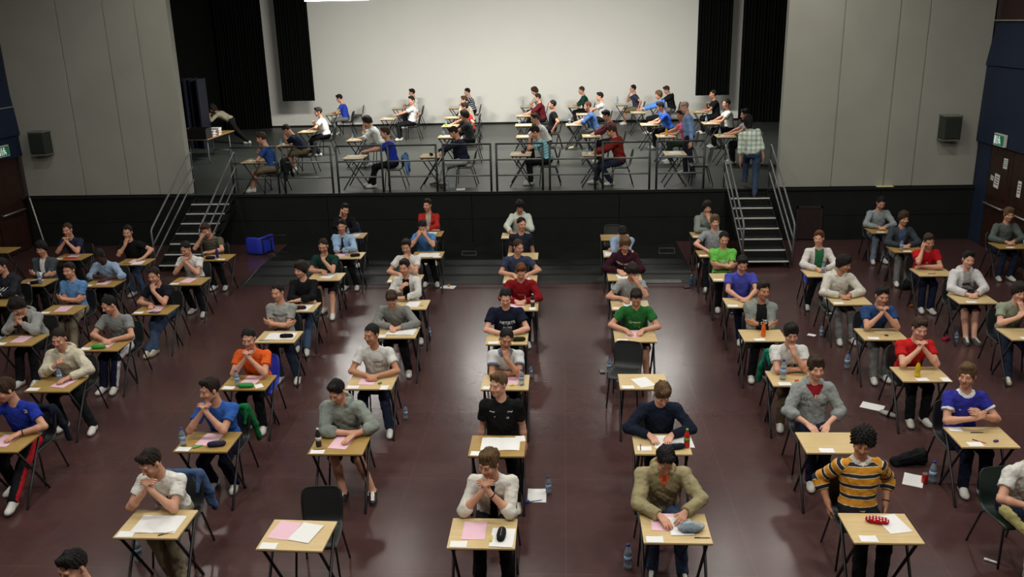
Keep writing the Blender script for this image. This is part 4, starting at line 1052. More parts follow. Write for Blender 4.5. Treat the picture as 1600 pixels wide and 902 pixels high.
def put_items(items, dl, drz, whose, grp):
    used = {}
    for it in items:
        k, *a = (it,) if isinstance(it, str) else it
        u, v = (a[0], a[1]) if len(a) > 1 else {'card': (-.205, -.175), 'pink': (.0, .015), 'white': (.06, .0), 'book': (.03, .0), 'halfbook': (.05, .0), 'bottle': (-.16, -.06)}.get(k, (.15, -.1))
        r = math.radians(a[2]) if len(a) > 2 else math.radians(random.uniform(-5, 5))
        o = rot2(A3(u, v, 0), drz)*KZ[0]; lift = .003*used.get('paper', 0) if k in ('pink', 'white', 'book', 'halfbook') else 0
        loc = (dl[0]+o[0], dl[1]+o[1], dl[2]+DH*KZ[0]+.0012+lift); rz = drz+r
        on = 'of '+whose
        if k in ('pink', 'white', 'book', 'halfbook'): used['paper'] = used.get('paper', 0)+1
        if k in ('card', 'pink', 'white', 'book', 'halfbook', 'red', 'slip'):
            used[k] = used.get(k, 0)+1
            w = {'card': 'small white name card', 'pink': 'pink question paper', 'white': 'white answer sheet', 'book': 'open white answer booklet', 'halfbook': 'open white answer booklet', 'red': 'red folder', 'slip': 'small white slip'}[k]
            sheet(k, loc, rz, w+' '+on, {'card': 'name cards', 'pink': 'pink question papers', 'white': 'white answer sheets'}.get(k, 'answer booklets')+' '+grp)
        elif k == 'bottle':
            if dl[2] > 1: o = rot2(A3(u, -.14, 0), drz); loc = (dl[0]+o[0], dl[1]+o[1], loc[2])
            bottle(loc, rz, 'clear water bottle '+on, 'water bottles '+grp, a[3] if len(a) > 3 else 'water')
        elif k == 'drink': bottle(loc, rz, a[4]+' '+on, None, a[3])
        elif k == 'case': pencil_case(loc, rz, a[3], a[4]+' '+on, 'pencil cases '+grp, dots=a[5] if len(a) > 5 else None)
        elif k == 'pen': pen(loc, rz, a[3], a[4]+' '+on, 'pens '+grp)
        elif k == 'marker': pen(loc, rz, a[3], a[4]+' '+on, 'highlighters '+grp, 'highlighter', .009, .11)
        elif k == 'calc': calculator(loc, rz, 'dark calculator '+on, None)
        elif k == 'box': small_box(loc, rz, a[3], a[4]+' '+on, a[5], a[6])
#PART4
# ================================================================== who sits where
def tee(c, **k): return dict(c=c, sleeve=.58, name='t_shirt', **k)
def lng(c, **k): return dict(c=c, sleeve=1.95, name='sweater', ease=.016, **k)
def hoo(c, **k): return dict(c=c, sleeve=k.pop('sleeve', 1.93), name='hoodie', ease=.024, hood=True, puff=True, **k)
def shr(c, **k): return dict(c=c, sleeve=k.pop('sleeve', 1.9), name='shirt', ease=.016, collar=True, puff=True, **k)
def rol(c, **k): return shr(c, sleeve=1.12, **k)
JEANS = ('trousers', (62, 78, 104)); DJEANS = ('trousers', (38, 46, 64)); BLK = ('trousers', (24, 24, 28)); KHAKI = ('trousers', (136, 128, 106)); GREYT = ('trousers', (120, 122, 120))
NAVYT = ('trousers', (26, 30, 52)); SH_K = ('shorts', (122, 108, 82)); SH_D = ('shorts', (38, 36, 40)); CORD = ('trousers', (96, 84, 62))
CL = ('clasp', 'clasp'); RS = ('rest', 'rest'); CR = ('cross', 'cross'); AR = ('arms', 'arms'); HD = ('hold', 'hold')
F_OUT = ((-.10, -.62), (.12, -.58)); F_TUCK = ((-.12, -.18), (.14, -.22)); F_X = ((.06, -.58), (-.06, -.50)); F_MIX = ((-.16, -.30), (.12, -.52))
B = dict
# (who, act, head px, desk near-edge px, pose, items, extras)
S = []
def F(who, act, h, d, pose, items=('card', 'pink'), **k): S.append((who, act, h, d, pose, items, k))
# --- columns by the loudspeaker and pole wall
F('in navy T-shirt nearest the long pole', 'hands clasped at his mouth', (106, 362), (104, 406), B(arms=CL, lean=20, top=tee((38, 42, 66)), bottom=BLK, hair='crop', hairc='brown'), ('card', 'pink', ('red', .02, -.12, 4)), wood='h')
F('in grey cardigan over white shirt', 'arms folded', (65, 392), (43, 447), B(arms=AR, lean=2, head=(8, 14, 0), top=lng((70, 78, 84), inner=((222, 222, 216), .05, .03)), bottom=BLK, hair='mop', hairc='black'), ('pink', ('bottle', .17, -.12, 0), ('case', .08, -.10, 30, (24, 24, 26), 'black pencil case')), wood='h')
F('in dark jacket with pale chest pattern', '', (3, 422), (-16, 478), B(arms=CR, lean=8, head=(-20, 8, 0), top=hoo((40, 42, 48), print=[('XX', .0, .30, .10, (190, 190, 186))]), bottom=BLK, hairc='black'), ('card',), wood='h')
F('in light blue T-shirt and khaki trousers', 'arms folded', (108, 422), (86, 491), B(arms=AR, lean=2, head=(-6, 6, 0), top=tee((96, 140, 190), collar=True), bottom=KHAKI, hair='short', hairc='dark', feet=F_OUT), ('card', 'pink'), wood='h')
F('in pale blue long-sleeved shirt, head bowed', 'writing', (156, 400), (152, 448), B(arms=('write', 'rest'), lean=26, head=(0, 40, 0), top=rol((146, 168, 196)), bottom=BLK, skin='dark', hair='crop', hairc='black'), ('card', 'pink'), wood='h')
F('in black T-shirt and jeans by the steps wall', 'hand at his chin', (200, 367), (203, 414), B(arms=('chin', 'flat'), lean=12, head=(6, 8, 4), top=tee((20, 21, 23)), bottom=JEANS, hair='crop', hairc='black'), ('pink', ('white', .10, -.10, 8), ('pen', -.1, -.15, 10, (40, 60, 150), 'blue pen')), wood='h')
F('in dark navy T-shirt with crossed ankles', 'fist at his mouth', (241, 431), (233, 491), B(arms=('flat', 'chin'), lean=18, head=(-8, 12, 0), top=tee((26, 28, 38)), bottom=JEANS, hair='crop', hairc='dark', feet=((-.02, -.62), (-.12, -.70)), shoes=(170, 160, 140)), ('card', 'pink', ('calc', .06, -.17, 80)), wood='h')
F('in grey zip hoodie, head in hands', 'head bowed', (27, 478), (18, 540), B(arms=CL, lean=26, head=(-10, 42, 0), top=hoo((150, 152, 148), inner=((30, 26, 28), .07, .04)), bottom=BLK, hair='mop', hairc='black', feet=F_OUT), ('card', 'pink'), wood='h')
F('in grey printed T-shirt with striped track trousers', 'looking down aside', (170, 476), (152, 548), B(arms=RS, lean=14, head=(-28, 22, 0), top=tee((128, 132, 130), print=[('RIOT', 0, .27, .075, (70, 72, 74))]), bottom=NAVYT, sidestripe=(210, 210, 214), hair='crop', hairc='black', feet=((-.10, -.55), (.06, -.55))), ('card', 'pink', ('case', -.02, -.16, 5, (70, 150, 60), 'green pencil case')), wood='h')
F('in cream hooded top', 'hands raised near his chin', (92, 529), (72, 612), B(arms=('hold', 'flat'), lean=16, head=(8, 14, 0), top=hoo((206, 200, 178), print=[('CREW', 0, .27, .07, (150, 146, 134))]), bottom=BLK, hair='crop', hairc='dark', feet=((-.10, -.35), (.34, -.42))), ('card', ('pink', .09, .03, -12), ('bottle', .02, .06, 0)), wood='h')
F('in blue football shirt with white shoulder stripes', 'hand on his face', (8, 609), (-14, 706), B(arms=('cheek', 'flat'), lean=16, head=(-30, 16, 0), top=tee((34, 52, 150), trim=(36, 56, 156), print=[('III', .15, .43, .06, (226, 226, 230))]), bottom=BLK, sidestripe=(176, 36, 44), hairc='brown', hair='fringe', feet=((-.1, -.3), (.15, -.78)), watch=1), ('card', 'pink'), wood='h', jk=((28, 32, 44), 'dark sports jacket', 1))
F('seen only from the crown with white collar', '', (114, 886), None, B(arms=RS, lean=10, head=(-16, 14, 0), top=tee((210, 210, 206)), bottom=BLK, hairc='black'), desk=False)
F('in white T-shirt by the denim jacket chair', 'hands clasped at his mouth', (235, 723), (226, 841), B(arms=CL, lean=22, head=(-22, 26, 0), top=tee((222, 222, 214), print=[('ALL', .02, .30, .085, (40, 56, 44)), ('ST', -.02, .20, .085, (40, 56, 44))]), bottom=KHAKI, hair='short', hairc='dark', feet=((.02, -.42), (.14, -.50)), shoes=(60, 62, 58)), (('card', -.20, -.185, 2), ('book', .03, -.02, 0), ('pen', .17, -.17, 30, (170, 110, 50), 'orange-brown pen')), wood='p', jk=((70, 92, 128), 'faded denim jacket', 1))
# --- fanning column with the orange T-shirt
F('in olive striped polo by the steps', 'resting his forehead on a hand', (322, 359), (332, 407), B(arms=('brow', 'cross'), lean=20, head=(-8, 30, -8), top=dict(c=(90, 90, 74), mat='olive', sleeve=.6, name='polo_shirt', collar=True), bottom=BLK, hair='short', hairc='brown', fat=1.2, build=1.08), (('card', .15, -.18), ('pink', -.08, .0, 4), ('drink', .03, -.05, 0, 'darkblue', 'dark blue bottle'), ('case', -.08, -.14, 8, (34, 32, 34), 'dark pencil case')), wood='h')
F('in white T-shirt before the steps', 'hands clasped, head bowed', (290, 387), (288, 445), B(arms=CL, lean=20, head=(-10, 22, 0), top=tee((216, 216, 212), print=[('GUS', .05, .22, .06, (60, 60, 66))]), bottom=BLK, hair='crop', hairc='black', feet=F_MIX), (('card', -.2, -.19), ('pink', -.03, .02, -8)), wood='h')
F('in grey lettered T-shirt', 'arms folded', (434, 456), (428, 535), B(arms=AR, lean=0, head=(-16, 8, 0), top=tee((150, 154, 150), print=[('ABERDEEN', 0, .335, .052, (78, 82, 82), -.30)]), bottom=DJEANS, hair='crop', hairc='black', feet=((-.05, -.5), (.22, -.52))), ('book', ('case', .13, -.05, 4, (20, 20, 20), 'black pencil case'), ('pen', -.17, -.17, 4, (40, 110, 160), 'blue pen')), wood='p')
F('in orange T-shirt on the blue chair', 'hands clasped at his chin', (389, 532), (378, 609), B(arms=CL, lean=18, head=(4, 10, 0), top=tee((222, 96, 38)), bottom=BLK, hair='crop', hairc='black', build=1.05), (('card', -.19, -.19), ('pink', .02, .05, -6), ('bottle', -.10, -.12), ('case', .03, -.17, 6, (60, 150, 80), 'small green eraser case'), ('slip', .18, -.13, 30)), wood='h', chair='blue')
F('in royal blue T-shirt by the green jacket chair', 'hands clasped, looking aside', (329, 617), (312, 706), B(arms=CL, lean=18, head=(-38, 8, 0), top=tee((50, 92, 168), print=[('v', .03, .22, .08, (190, 206, 224))]), bottom=NAVYT, hair='short', hairc='dark', feet=F_TUCK, shoes=(190, 188, 184)), (('card', -.20, -.19), ('pink', .0, .04, -8), ('bottle', -.24, -.10), ('marker', -.06, -.14, 40, (70, 190, 90), 'green highlighter'), ('case', .14, -.11, 14, (44, 44, 62), 'dark navy pencil case')), wood='h', jk=((28, 108, 62), 'green jacket', 1))
F('in black sweater with long dark hair', '', (470, 424), (461, 487), B(arms=CR, lean=6, head=(-26, 10, 6), top=dict(c=(22, 22, 24), sleeve=1.5, name='sweater', ease=.016), bottom=JEANS, hair='mop', hairc='dark', skin='pale', feet=((-.02, -.55), (.14, -.72))), (('white', .10, -.05, -8), ('case', .05, -.13, 12, (52, 30, 40), 'dark maroon pencil case')), wood='p')
F('in dark green T-shirt with glasses', 'hand at his mouth, writing', (505, 387), (505, 438), B(arms=('write', 'chin'), lean=18, head=(2, 12, 0), top=tee((28, 58, 50), print=[('ONE', -.02, .22, .07, (60, 90, 100))]), bottom=SH_D, hair='crop', hairc='dark', glasses=True, beard=True, build=1.06, feet=((-.12, -.35), (.12, -.70))), (('white', .03, .02, -14),), wood='p')
F('in pale blue shirt and dark tie', '', (534, 356), (540, 404), B(arms=CR, lean=12, head=(6, 8, 0), top=shr((150, 178, 206), tie=(28, 30, 44)), bottom=BLK, hairc='dark'), (('pink', -.12, .04, 5), ('bottle', -.03, -.02), ('case', .16, -.10, 20, (30, 26, 30), 'dark pencil case')), wood='p')
F('in black behind the tie wearer', 'turned away', (540, 343), (546, 372), B(arms=('cheek', 'cross'), lean=16, head=(30, 14, 10), top=lng((22, 22, 24)), bottom=BLK, hairc='black', skin='fair'), ('white', ('bottle', -.05, -.12)), wood='h', jk=((52, 66, 96), 'blue denim jacket', 1))
F('in red zip jacket at the back', 'looking aside', (668, 323), (668, 369), B(arms=CR, lean=2, head=(-18, 4, 0), top=shr((168, 44, 36), inner=((176, 170, 158), .06, .025)), bottom=BLK, hairc='dark'), ('white', 'card'), wood='h')
F('in mid blue T-shirt', 'both hands holding his head', (660, 353), (666, 403), B(arms=('brow', 'brow'), lean=22, head=(0, 34, 0), top=tee((82, 134, 192)), bottom=BLK, hairc='black', hair='crop'), (('book', .02, -.05, 0), ('card', .2, -.19)), wood='h')
F('in white T-shirt behind the open shirt wearer', 'hand at his chin', (635, 387), (630, 441), B(arms=('flat', 'chin'), lean=14, head=(-2, 14, 0), top=tee((214, 214, 210)), bottom=GREYT, hair='short', hairc='dark'), ('card', 'white'), wood='p')
F('in open white shirt over black top', 'hand at his mouth', (632, 417), (637, 483), B(arms=('hold', 'cross'), lean=14, head=(-10, 10, 0), top=shr((204, 204, 198), inner=((20, 20, 22), .055, .07)), bottom=BLK, hairc='dark'), (('white', .05, .0, -5), ('card', -.1, -.19), ('box', .2, -.08, 10, (200, 190, 120), 'small yellowish eraser', 'eraser', 'eraser', (.04, .02, .012))), wood='p')
F('in plain grey sweater', 'bent over writing', (612, 467), (617, 528), B(arms=('flat', 'rest'), lean=24, head=(6, 42, 0), top=lng((128, 130, 126)), bottom=BLK, hairc='brown', hair='short', build=1.06), (('book', .05, .02, -4), ('slip', -.2, -.18, 0)), wood='p')
F('in white printed T-shirt with spiky hair', 'looking aside', (581, 527), (575, 608), B(arms=RS, lean=12, head=(-24, 4, 0), top=tee((206, 206, 202), print=[('SINCE', .05, .34, .05, (120, 120, 126)), ('TEAM', .05, .27, .06, (130, 130, 134))]), bottom=DJEANS, hair='crop', hairc='black', skin='tan', build=1.04, feet=((-.15, -.45), (.2, -.5))), (('card', -.20, -.19), ('pink', -.05, .03, -5), ('box', .12, -.08, 60, (96, 128, 60), 'small green and grey stationery tin', 'stationery_tin', 'tin', (.10, .05, .02)), ('slip', .2, -.2, 0)), wood='p')
F('in grey hoodie and shorts', 'looking down', (526, 611), (523, 710), B(arms=('cross', 'flat'), lean=16, head=(-16, 30, 0), top=hoo((134, 142, 134), sleeve=1.30), bottom=SH_D, hair='short', hairc='black', build=1.06, feet=((-.02, -.46), (.30, -.42)), shoes=(31, 31, 34)), (('card', -.20, -.19), ('pink', .01, .02, -8), ('drink', -.22, -.06, 0, 'dark', 'small dark bottle'), ('pen', -.19, -.145, 4, (50, 46, 46), 'dark pen')), wood='h')
# --- column straight down the middle
F('in white hoodie with shadowed face', 'head bowed', (812, 323), (805, 372), B(arms=('flat', 'hold'), lean=10, head=(0, 26, 0), top=hoo((206, 212, 200)), bottom=BLK, hair='mop', hairc='black', skin='tan'), (('pink', .02, .02, 10), 'card'), wood='p')
F('in navy T-shirt behind another navy T-shirt', 'looking aside', (815, 353), (816, 405), B(arms=('down', 'down'), lean=4, head=(24, 4, 0), top=tee((34, 40, 54)), bottom=BLK, hair='crop', hairc='black'), ('card',), wood='p')
F('in slate blue T-shirt', 'face turned aside', (810, 390), (812, 442), B(arms=('flat', 'flat'), lean=16, head=(34, 12, 0), top=tee((54, 64, 86)), bottom=BLK, hair='crop', hairc='brown', build=1.08), ('card', 'white'), wood='p')
F('in deep red sweatshirt', 'head bowed', (814, 424), (811, 485), B(arms=('rest', 'rest'), lean=16, head=(6, 30, 0), top=lng((128, 22, 30), print=[('- - - -', .02, .30, .06, (210, 190, 190))]), bottom=BLK, hair='short', hairc='red', skin='pale', build=1.06), (('pink', -.05, .03, 10), ('drink', .21, -.06, 0, 'dark', 'small dark bottle'), ('slip', .21, -.16, 0)), wood='p')
F('in navy lettered T-shirt with oval badge', 'looking down', (790, 468), (791, 538), B(arms=RS, lean=10, head=(2, 20, 0), top=tee((24, 28, 46), ease=.02, print=[('NETJETS', .02, .315, .062, (206, 206, 204), -.5), ('(====)', .02, .245, .045, (196, 196, 194))]), bottom=BLK, hair='crop', hairc='black', skin='pale', build=1.15, fat=1.15), (('card', -.19, -.185), ('white', -.02, .06, 4), ('case', .17, -.11, 6, (40, 42, 24), 'olive black pencil case')), wood='p')
F('in white ringer T-shirt', 'fist against his mouth', (791, 532), (788, 609), B(arms=('cross', 'chin'), lean=20, head=(8, 12, 8), top=tee((208, 210, 208), trim=(110, 116, 140), print=[('RELIC', -.02, .26, .07, (200, 110, 90))]), bottom=BLK, hair='crop', hairc='black', skin='tan'), (('card', -.20, -.19), ('pink', .06, .04, -4), ('bottle', .21, -.10), ('box', .09, -.12, 20, (222, 208, 60), 'yellow highlighter stub', 'highlighter', 'pen', (.07, .025, .02))), wood='p')
F('in black rugby shirt with white piping', 'looking aside', (779, 609), (775, 713), B(arms=('down', 'down'), lean=2, head=(-34, 4, 0), top=dict(c=(22, 22, 24), sleeve=.62, name='rugby_shirt', collar=True, ease=.016, print=[('~', -.10, .40, .10, (190, 190, 190)), ('~', .10, .40, .10, (190, 190, 190)), ('A', -.07, .34, .028, (216, 216, 212)), ('M', .075, .33, .04, (160, 160, 160))]), bottom=BLK, hair='short', hairc='light', skin='pale', build=1.05, feet=((-.1, -.4), (.19, -.52)), shoes=(196, 190, 172)), (('card', -.20, -.19), ('book', .03, .03, 0), ('slip', .24, .16, 10)), wood='h')
F('in white shirt and loosened black tie', 'hands joined at his mouth', (764, 723), (751, 857), B(arms=CL, lean=20, head=(-26, 16, 2), top=rol((214, 210, 200), tie=(22, 22, 26)), bottom=BLK, hair='fringe', hairc='light', skin='fair', watch=1, feet=((-.06, -.42), (.20, -.42)), shoes=(22, 20, 20)), (('card', -.20, -.185, 0), ('pink', -.08, .03, 0), ('white', .18, -.08, -3), ('case', .17, -.06, 88, (30, 30, 32), 'glossy black pencil case'), ('marker', .085, -.10, 88, (216, 206, 70), 'yellow highlighter')), wood='p')
# --- column with the empty chair in it
F('in pale blue sweater', 'head down over folded arms', (973, 367), (968, 401), B(arms=('cross', 'cross'), lean=34, head=(0, 52, 0), top=lng((150, 172, 198)), bottom=BLK, hairc='black', hair='short'), (('book', -.06, -.06, 3), ('drink', .02, -.02, 0, 'greenred', 'red drink bottle'), ('card', .2, -.12, 30)), wood='p')
F('in maroon hooded top', 'writing', (977, 383), (977, 438), B(arms=('write', 'rest'), lean=12, head=(2, 24, 0), top=hoo((52, 22, 34), print=[('NEW HAVEN', 0, .33, .055, (206, 196, 190), -.25), ('Y', 0, .26, .05, (206, 196, 190))]), bottom=BLK, hair='mop', hairc='light', build=1.05), (('white', -.03, .0, 6), ('bottle', .22, .0)), wood='p')
F('in heather grey T-shirt', 'hand covering his face, writing', (988, 426), (986, 484), B(arms=('write', 'brow'), lean=18, head=(2, 32, 4), top=tee((148, 152, 150)), bottom=BLK, hair='mop', hairc='dark'), ('card', ('white', .0, .02, 4)), wood='p')
F('in dark green T-shirt with white lettering', 'reading', (994, 467), (994, 534), B(arms=('flat', 'flat'), lean=14, head=(-4, 34, 0), top=tee((40, 104, 50), print=[('Greens', -.02, .30, .06, (190, 210, 180)), ('o', .05, .22, .05, (200, 130, 40))]), bottom=SH_D, hair='short', hairc='dark', build=1.06, feet=((-.1, -.3), (.18, -.48))), (('card', -.19, -.19), ('pink', -.03, .08, 0)), wood='p')
F('in dark navy sweater with sandy hair', 'writing in a booklet', (1035, 617), (1037, 710), B(arms=('flat', 'flat'), lean=16, head=(6, 40, 0), top=lng((26, 34, 50)), bottom=BLK, hair='fringe', hairc='light', skin='pale'), (('card', -.19, -.12), ('book', .13, .04, 2), ('case', .14, -.12, 12, (22, 32, 44), 'dark blue pencil case'), ('drink', .26, -.08, 0, 'greenred', 'green and red drink bottle'), ('pen', -.23, -.09, 85, (80, 30, 30), 'dark red pen')), wood='p')
F('in tan hooded top with orange collar', 'head bowed, writing', (1040, 717), (1060, 849), B(arms=('flat', 'write'), lean=20, head=(2, 40, 0), turn=4, top=hoo((156, 146, 110), inner=((206, 92, 48), .05, -.2), print=[('. . .', .09, .32, .03, (110, 96, 84))]), bottom=JEANS, hair='short', hairc='black', build=1.12, feet=((-.16, -.35), (.12, -.40)), shoes=(28, 26, 26)), (('card', -.20, -.19, 0), ('pink', -.10, .09, -3), ('white', .05, .02, 2), ('pen', .22, -.16, 0, (90, 60, 120), 'purple pen')), wood='p')
# --- column beginning with the striped rugby shirt
F('in pale grey hoodie back by the steps', 'hand at his mouth', (1105, 328), (1105, 371), B(arms=('cross', 'chin'), lean=14, head=(4, 10, 0), top=hoo((132, 140, 132)), bottom=BLK, hair='mop', hairc='dark'), ('card',), wood='h')
F('in light grey T-shirt with fair hair', '', (1117, 346), (1117, 401), B(arms=('flat', 'down'), lean=4, head=(2, 6, 0), top=tee((142, 150, 154)), bottom=BLK, hair='fringe', hairc='light', skin='pale', feet=((-.14, -.62), (.1, -.4)), shoes=(120, 130, 110)), ('card',), wood='h')
F('in bright lime green T-shirt', 'arms folded', (1131, 373), (1142, 439), B(arms=AR, lean=2, head=(-2, 14, 0), top=tee((112, 196, 84), print=[('KELLY', .02, .30, .05, (226, 236, 220)), ('TOUR', .02, .25, .05, (226, 236, 220))]), bottom=BLK, hair='crop', hairc='black', build=1.08), ('card',), wood='p')
F('in purple-blue polo shirt', 'looking down at his hands', (1160, 412), (1167, 480), B(arms=('rest', 'rest'), lean=10, head=(0, 26, 0), top=dict(c=(72, 76, 168), sleeve=.6, name='polo_shirt', collar=True), bottom=NAVYT, hair='short', hairc='black', build=1.12, fat=1.1, feet=((-.02, -.55), (.14, -.52))), ('card',), wood='p')
F('in open grey hoodie over black lettered T-shirt', 'arms folded', (1192, 462), (1197, 533), B(arms=AR, lean=2, head=(14, 4, 4), top=hoo((136, 142, 136), inner=((24, 26, 26), .07, .10), print=[('Clifton', .02, .27, .045, (206, 206, 200))]), bottom=BLK, hair='short', hairc='dark', skin='tan'), (('card', -.08, -.19), ('drink', .0, -.05, 0, 'orange', 'orange drink bottle')), wood='p')
F('in white T-shirt with round gold logo', 'hand at his mouth', (1236, 522), (1247, 603), B(arms=('cross', 'chin'), lean=18, head=(-2, 12, -4), top=tee((212, 212, 208), print=[('O', .04, .24, .15, (40, 34, 32)), ('D', .04, .24, .07, (188, 150, 70))]), bottom=CORD, hair='fringe', hairc='black', build=1.04), (('card', -.15, -.185), ('bottle', -.14, -.04, 0, 'big'), ('box', .02, -.10, 10, (220, 90, 40), 'orange eraser', 'eraser', 'eraser', (.06, .03, .02)), ('pen', .13, -.08, 30, (190, 140, 40), 'yellow pencil')), wood='p', jk=((20, 122, 94), 'emerald green jacket', -1))
F('in grey zip hoodie over red T-shirt', 'holding a booklet on his lap', (1275, 573), (1306, 708), B(arms=('lap', 'lap'), lean=-2, maxsep=.78, head=(2, 4, 0), top=hoo((146, 152, 150), sleeve=1.28, inner=((136, 26, 36), .095, -.22), print=[('ESE', .03, .375, .062, (222, 220, 214)), ('LO', -.12, .34, .06, (84, 90, 90)), ('ALL', -.10, .27, .05, (84, 90, 90)), ('ORS', .10, .27, .05, (84, 90, 90))]), bottom=NAVYT, hair='fringe', hairc='brown', skin='pale', glasses=False, feet=((-.06, -.45), (.05, -.38))), (('card', -.08, -.19),), wood='p')
F('in orange and black striped rugby shirt', 'curly haired, leaning back', (1348, 691), (1390, 849), B(arms=('hips', 'hips'), lean=-8, maxsep=.72, head=(-16, 16, 6), top=dict(c=(214, 150, 50), mat='rugby', sleeve=1.3, name='rugby_shirt', collar=True, trim=None, ease=.02), bottom=BLK, hair='curly', hairc='black', skin='tan', watch=1, build=1.05, feet=((-.08, -.42), (.12, -.42)), shoes=(24, 22, 22)), (('card', -.16, -.18, 0), ('white', .13, .06, 12), ('case', .0, .08, -14, (176, 28, 40), 'red dotted pencil case', (236, 214, 206))), wood='p')
# --- columns towards the noticed doors
F('in white cardigan over green T-shirt', 'looking aside', (1279, 378), (1289, 432), B(arms=RS, lean=6, head=(-26, 6, 0), top=lng((212, 208, 202), inner=((46, 106, 70), .08, .07)), bottom=BLK, hair='short', hairc='red', skin='pale', feet=F_MIX), (('white', .1, .03, 4), ('bottle', .02, -.04)), wood='p', chair='blue')
F('in white hoodie with black curls', 'face turned to the noticed doors', (1318, 419), (1333, 476), B(arms=RS, lean=14, head=(40, 14, 0), top=hoo((208, 204, 192), print=[('NY', 0, .27, .08, (140, 150, 140))]), bottom=GREYT, hair='mop', hairc='black', skin='tan', feet=((-.1, -.5), (.1, -.48))), ('card',), wood='p')
F('in navy blue T-shirt above a grey tablet case', 'hands clasped at his mouth', (1378, 463), (1385, 531), B(arms=CL, lean=20, head=(2, 12, 0), top=tee((44, 70, 116)), bottom=GREYT, hair='short', hairc='black', build=1.06, feet=((-.05, -.5), (.12, -.42))), (('card', -.16, -.185), ('box', .05, -.09, -8, (58, 60, 66), 'flat dark grey case', 'flat_case', 'case', (.17, .11, .02))), wood='p')
F('in bright red T-shirt by a yellow bottle', 'hands clasped at his mouth', (1437, 513), (1450, 596), B(arms=CL, lean=18, head=(0, 12, 0), top=tee((192, 34, 36)), bottom=BLK, hair='short', hairc='brown', skin='pale', build=1.06, feet=((-.05, -.45), (.14, -.42))), (('card', -.05, -.19), ('drink', -.08, -.10, 0, 'yellow', 'yellow drink bottle'), ('slip', .23, -.19, 0)), wood='p')
F('in purple-blue football shirt with white neck', 'looking aside, hands together', (1510, 592), (1549, 699), B(arms=(A3(-.02, -.30, .86), A3(.09, -.28, .88)), lean=2, maxsep=.8, head=(-34, 4, 0), top=tee((50, 52, 150), trim=(222, 222, 226), print=[('-', -.08, .32, .06, (220, 220, 226)), ('v', .09, .33, .05, (200, 180, 120))]), bottom=NAVYT, hair='fringe', hairc='light', skin='fair', feet=((-.08, -.38), (.10, -.46))), (('slip', -.20, .17, 90), ('card', -.14, -.18, 0), ('pen', .0, .09, 0, (26, 26, 28), 'black pen'), ('box', .10, -.12, 20, (70, 44, 130), 'purple chocolate wrapper', 'wrapper', 'wrapper', (.07, .04, .02)), ('pen', -.07, -.12, -40, (200, 70, 40), 'orange pen')), wood='p')
F('in white T-shirt cut by the frame edge', '', (1622, 702), None, B(arms=('flat', 'rest'), lean=14, head=(0, 10, 0), facing=10, top=tee((206, 206, 200)), bottom=NAVYT, sidestripe=(190, 180, 120), hairc='dark', edge=-.25, feet=((-.06, -.42), (.1, -.45))), desk=False, chair='green')
F('in pale grey sweatshirt at the back', 'looking down at his hands', (1376, 321), (1385, 364), B(arms=RS, lean=8, head=(0, 28, 0), top=lng((138, 146, 148)), bottom=('trousers', (120, 134, 150)), hair='crop', hairc='black', feet=((-.14, -.45), (.1, -.4))), (('card', -.1, -.18), ('case', .18, .0, 80, (40, 44, 84), 'navy pencil case')), wood='h')
F('in charcoal cardigan with mop hair', '', (1412, 343), (1423, 394), B(arms=RS, lean=10, head=(4, 8, 0), top=lng((58, 64, 70), inner=((74, 88, 120), .07, .05)), bottom=GREYT, hair='mop', hairc='brown', feet=((-.14, -.5), (.05, -.5))), (('card', -.05, -.19), ('bottle', -.13, -.10)), wood='h')
F('in red football shirt', 'cheek resting on his fist', (1451, 381), (1465, 431), B(arms=('cheek', 'cross'), lean=18, head=(-4, 20, -10), top=tee((180, 26, 34), print=[('M', .0, .30, .05, (224, 210, 210))]), bottom=NAVYT, hair='short', hairc='brown', feet=((-.14, -.5), (.0, -.55))), (('pen', -.05, -.13, 5, (60, 40, 36), 'dark pen'),), wood='p')
F('in white jacket and shorts with bare legs', 'hands joined on the desk', (1513, 405), (1530, 474), B(arms=RS, lean=8, head=(-6, 6, 0), top=hoo((206, 204, 204), inner=((150, 150, 146), .06, .07), print=[('#M#', .01, .31, .08, (40, 40, 44)), ('#W#', .01, .22, .08, (40, 40, 44))]), bottom=SH_D, hair='short', hairc='black', skin='pale', feet=((-.05, -.58), (.07, -.60)), shoes=(70, 74, 70)), (('card', -.1, -.19),), wood='p')
F('in sage green T-shirt near the frame edge', 'fist at his mouth', (1593, 456), (1616, 531), B(arms=('hold', 'chin'), lean=18, head=(0, 12, 0), facing=-4, top=tee((138, 148, 128)), bottom=DJEANS, hair='mop', hairc='dark', skin='pale', feet=((-.14, -.62), (.2, -.66)), shoes=(150, 144, 122)), (('card', -.08, -.18),), wood='p')
F('in grey sweater nearest the noticed doors', '', (1575, 343), (1587, 388), B(arms=RS, lean=8, head=(-4, 8, 0), top=lng((88, 96, 92)), bottom=DJEANS, hair='fringe', hairc='light'), (('card', -.08, -.19), ('bottle', .22, -.12)), wood='h')
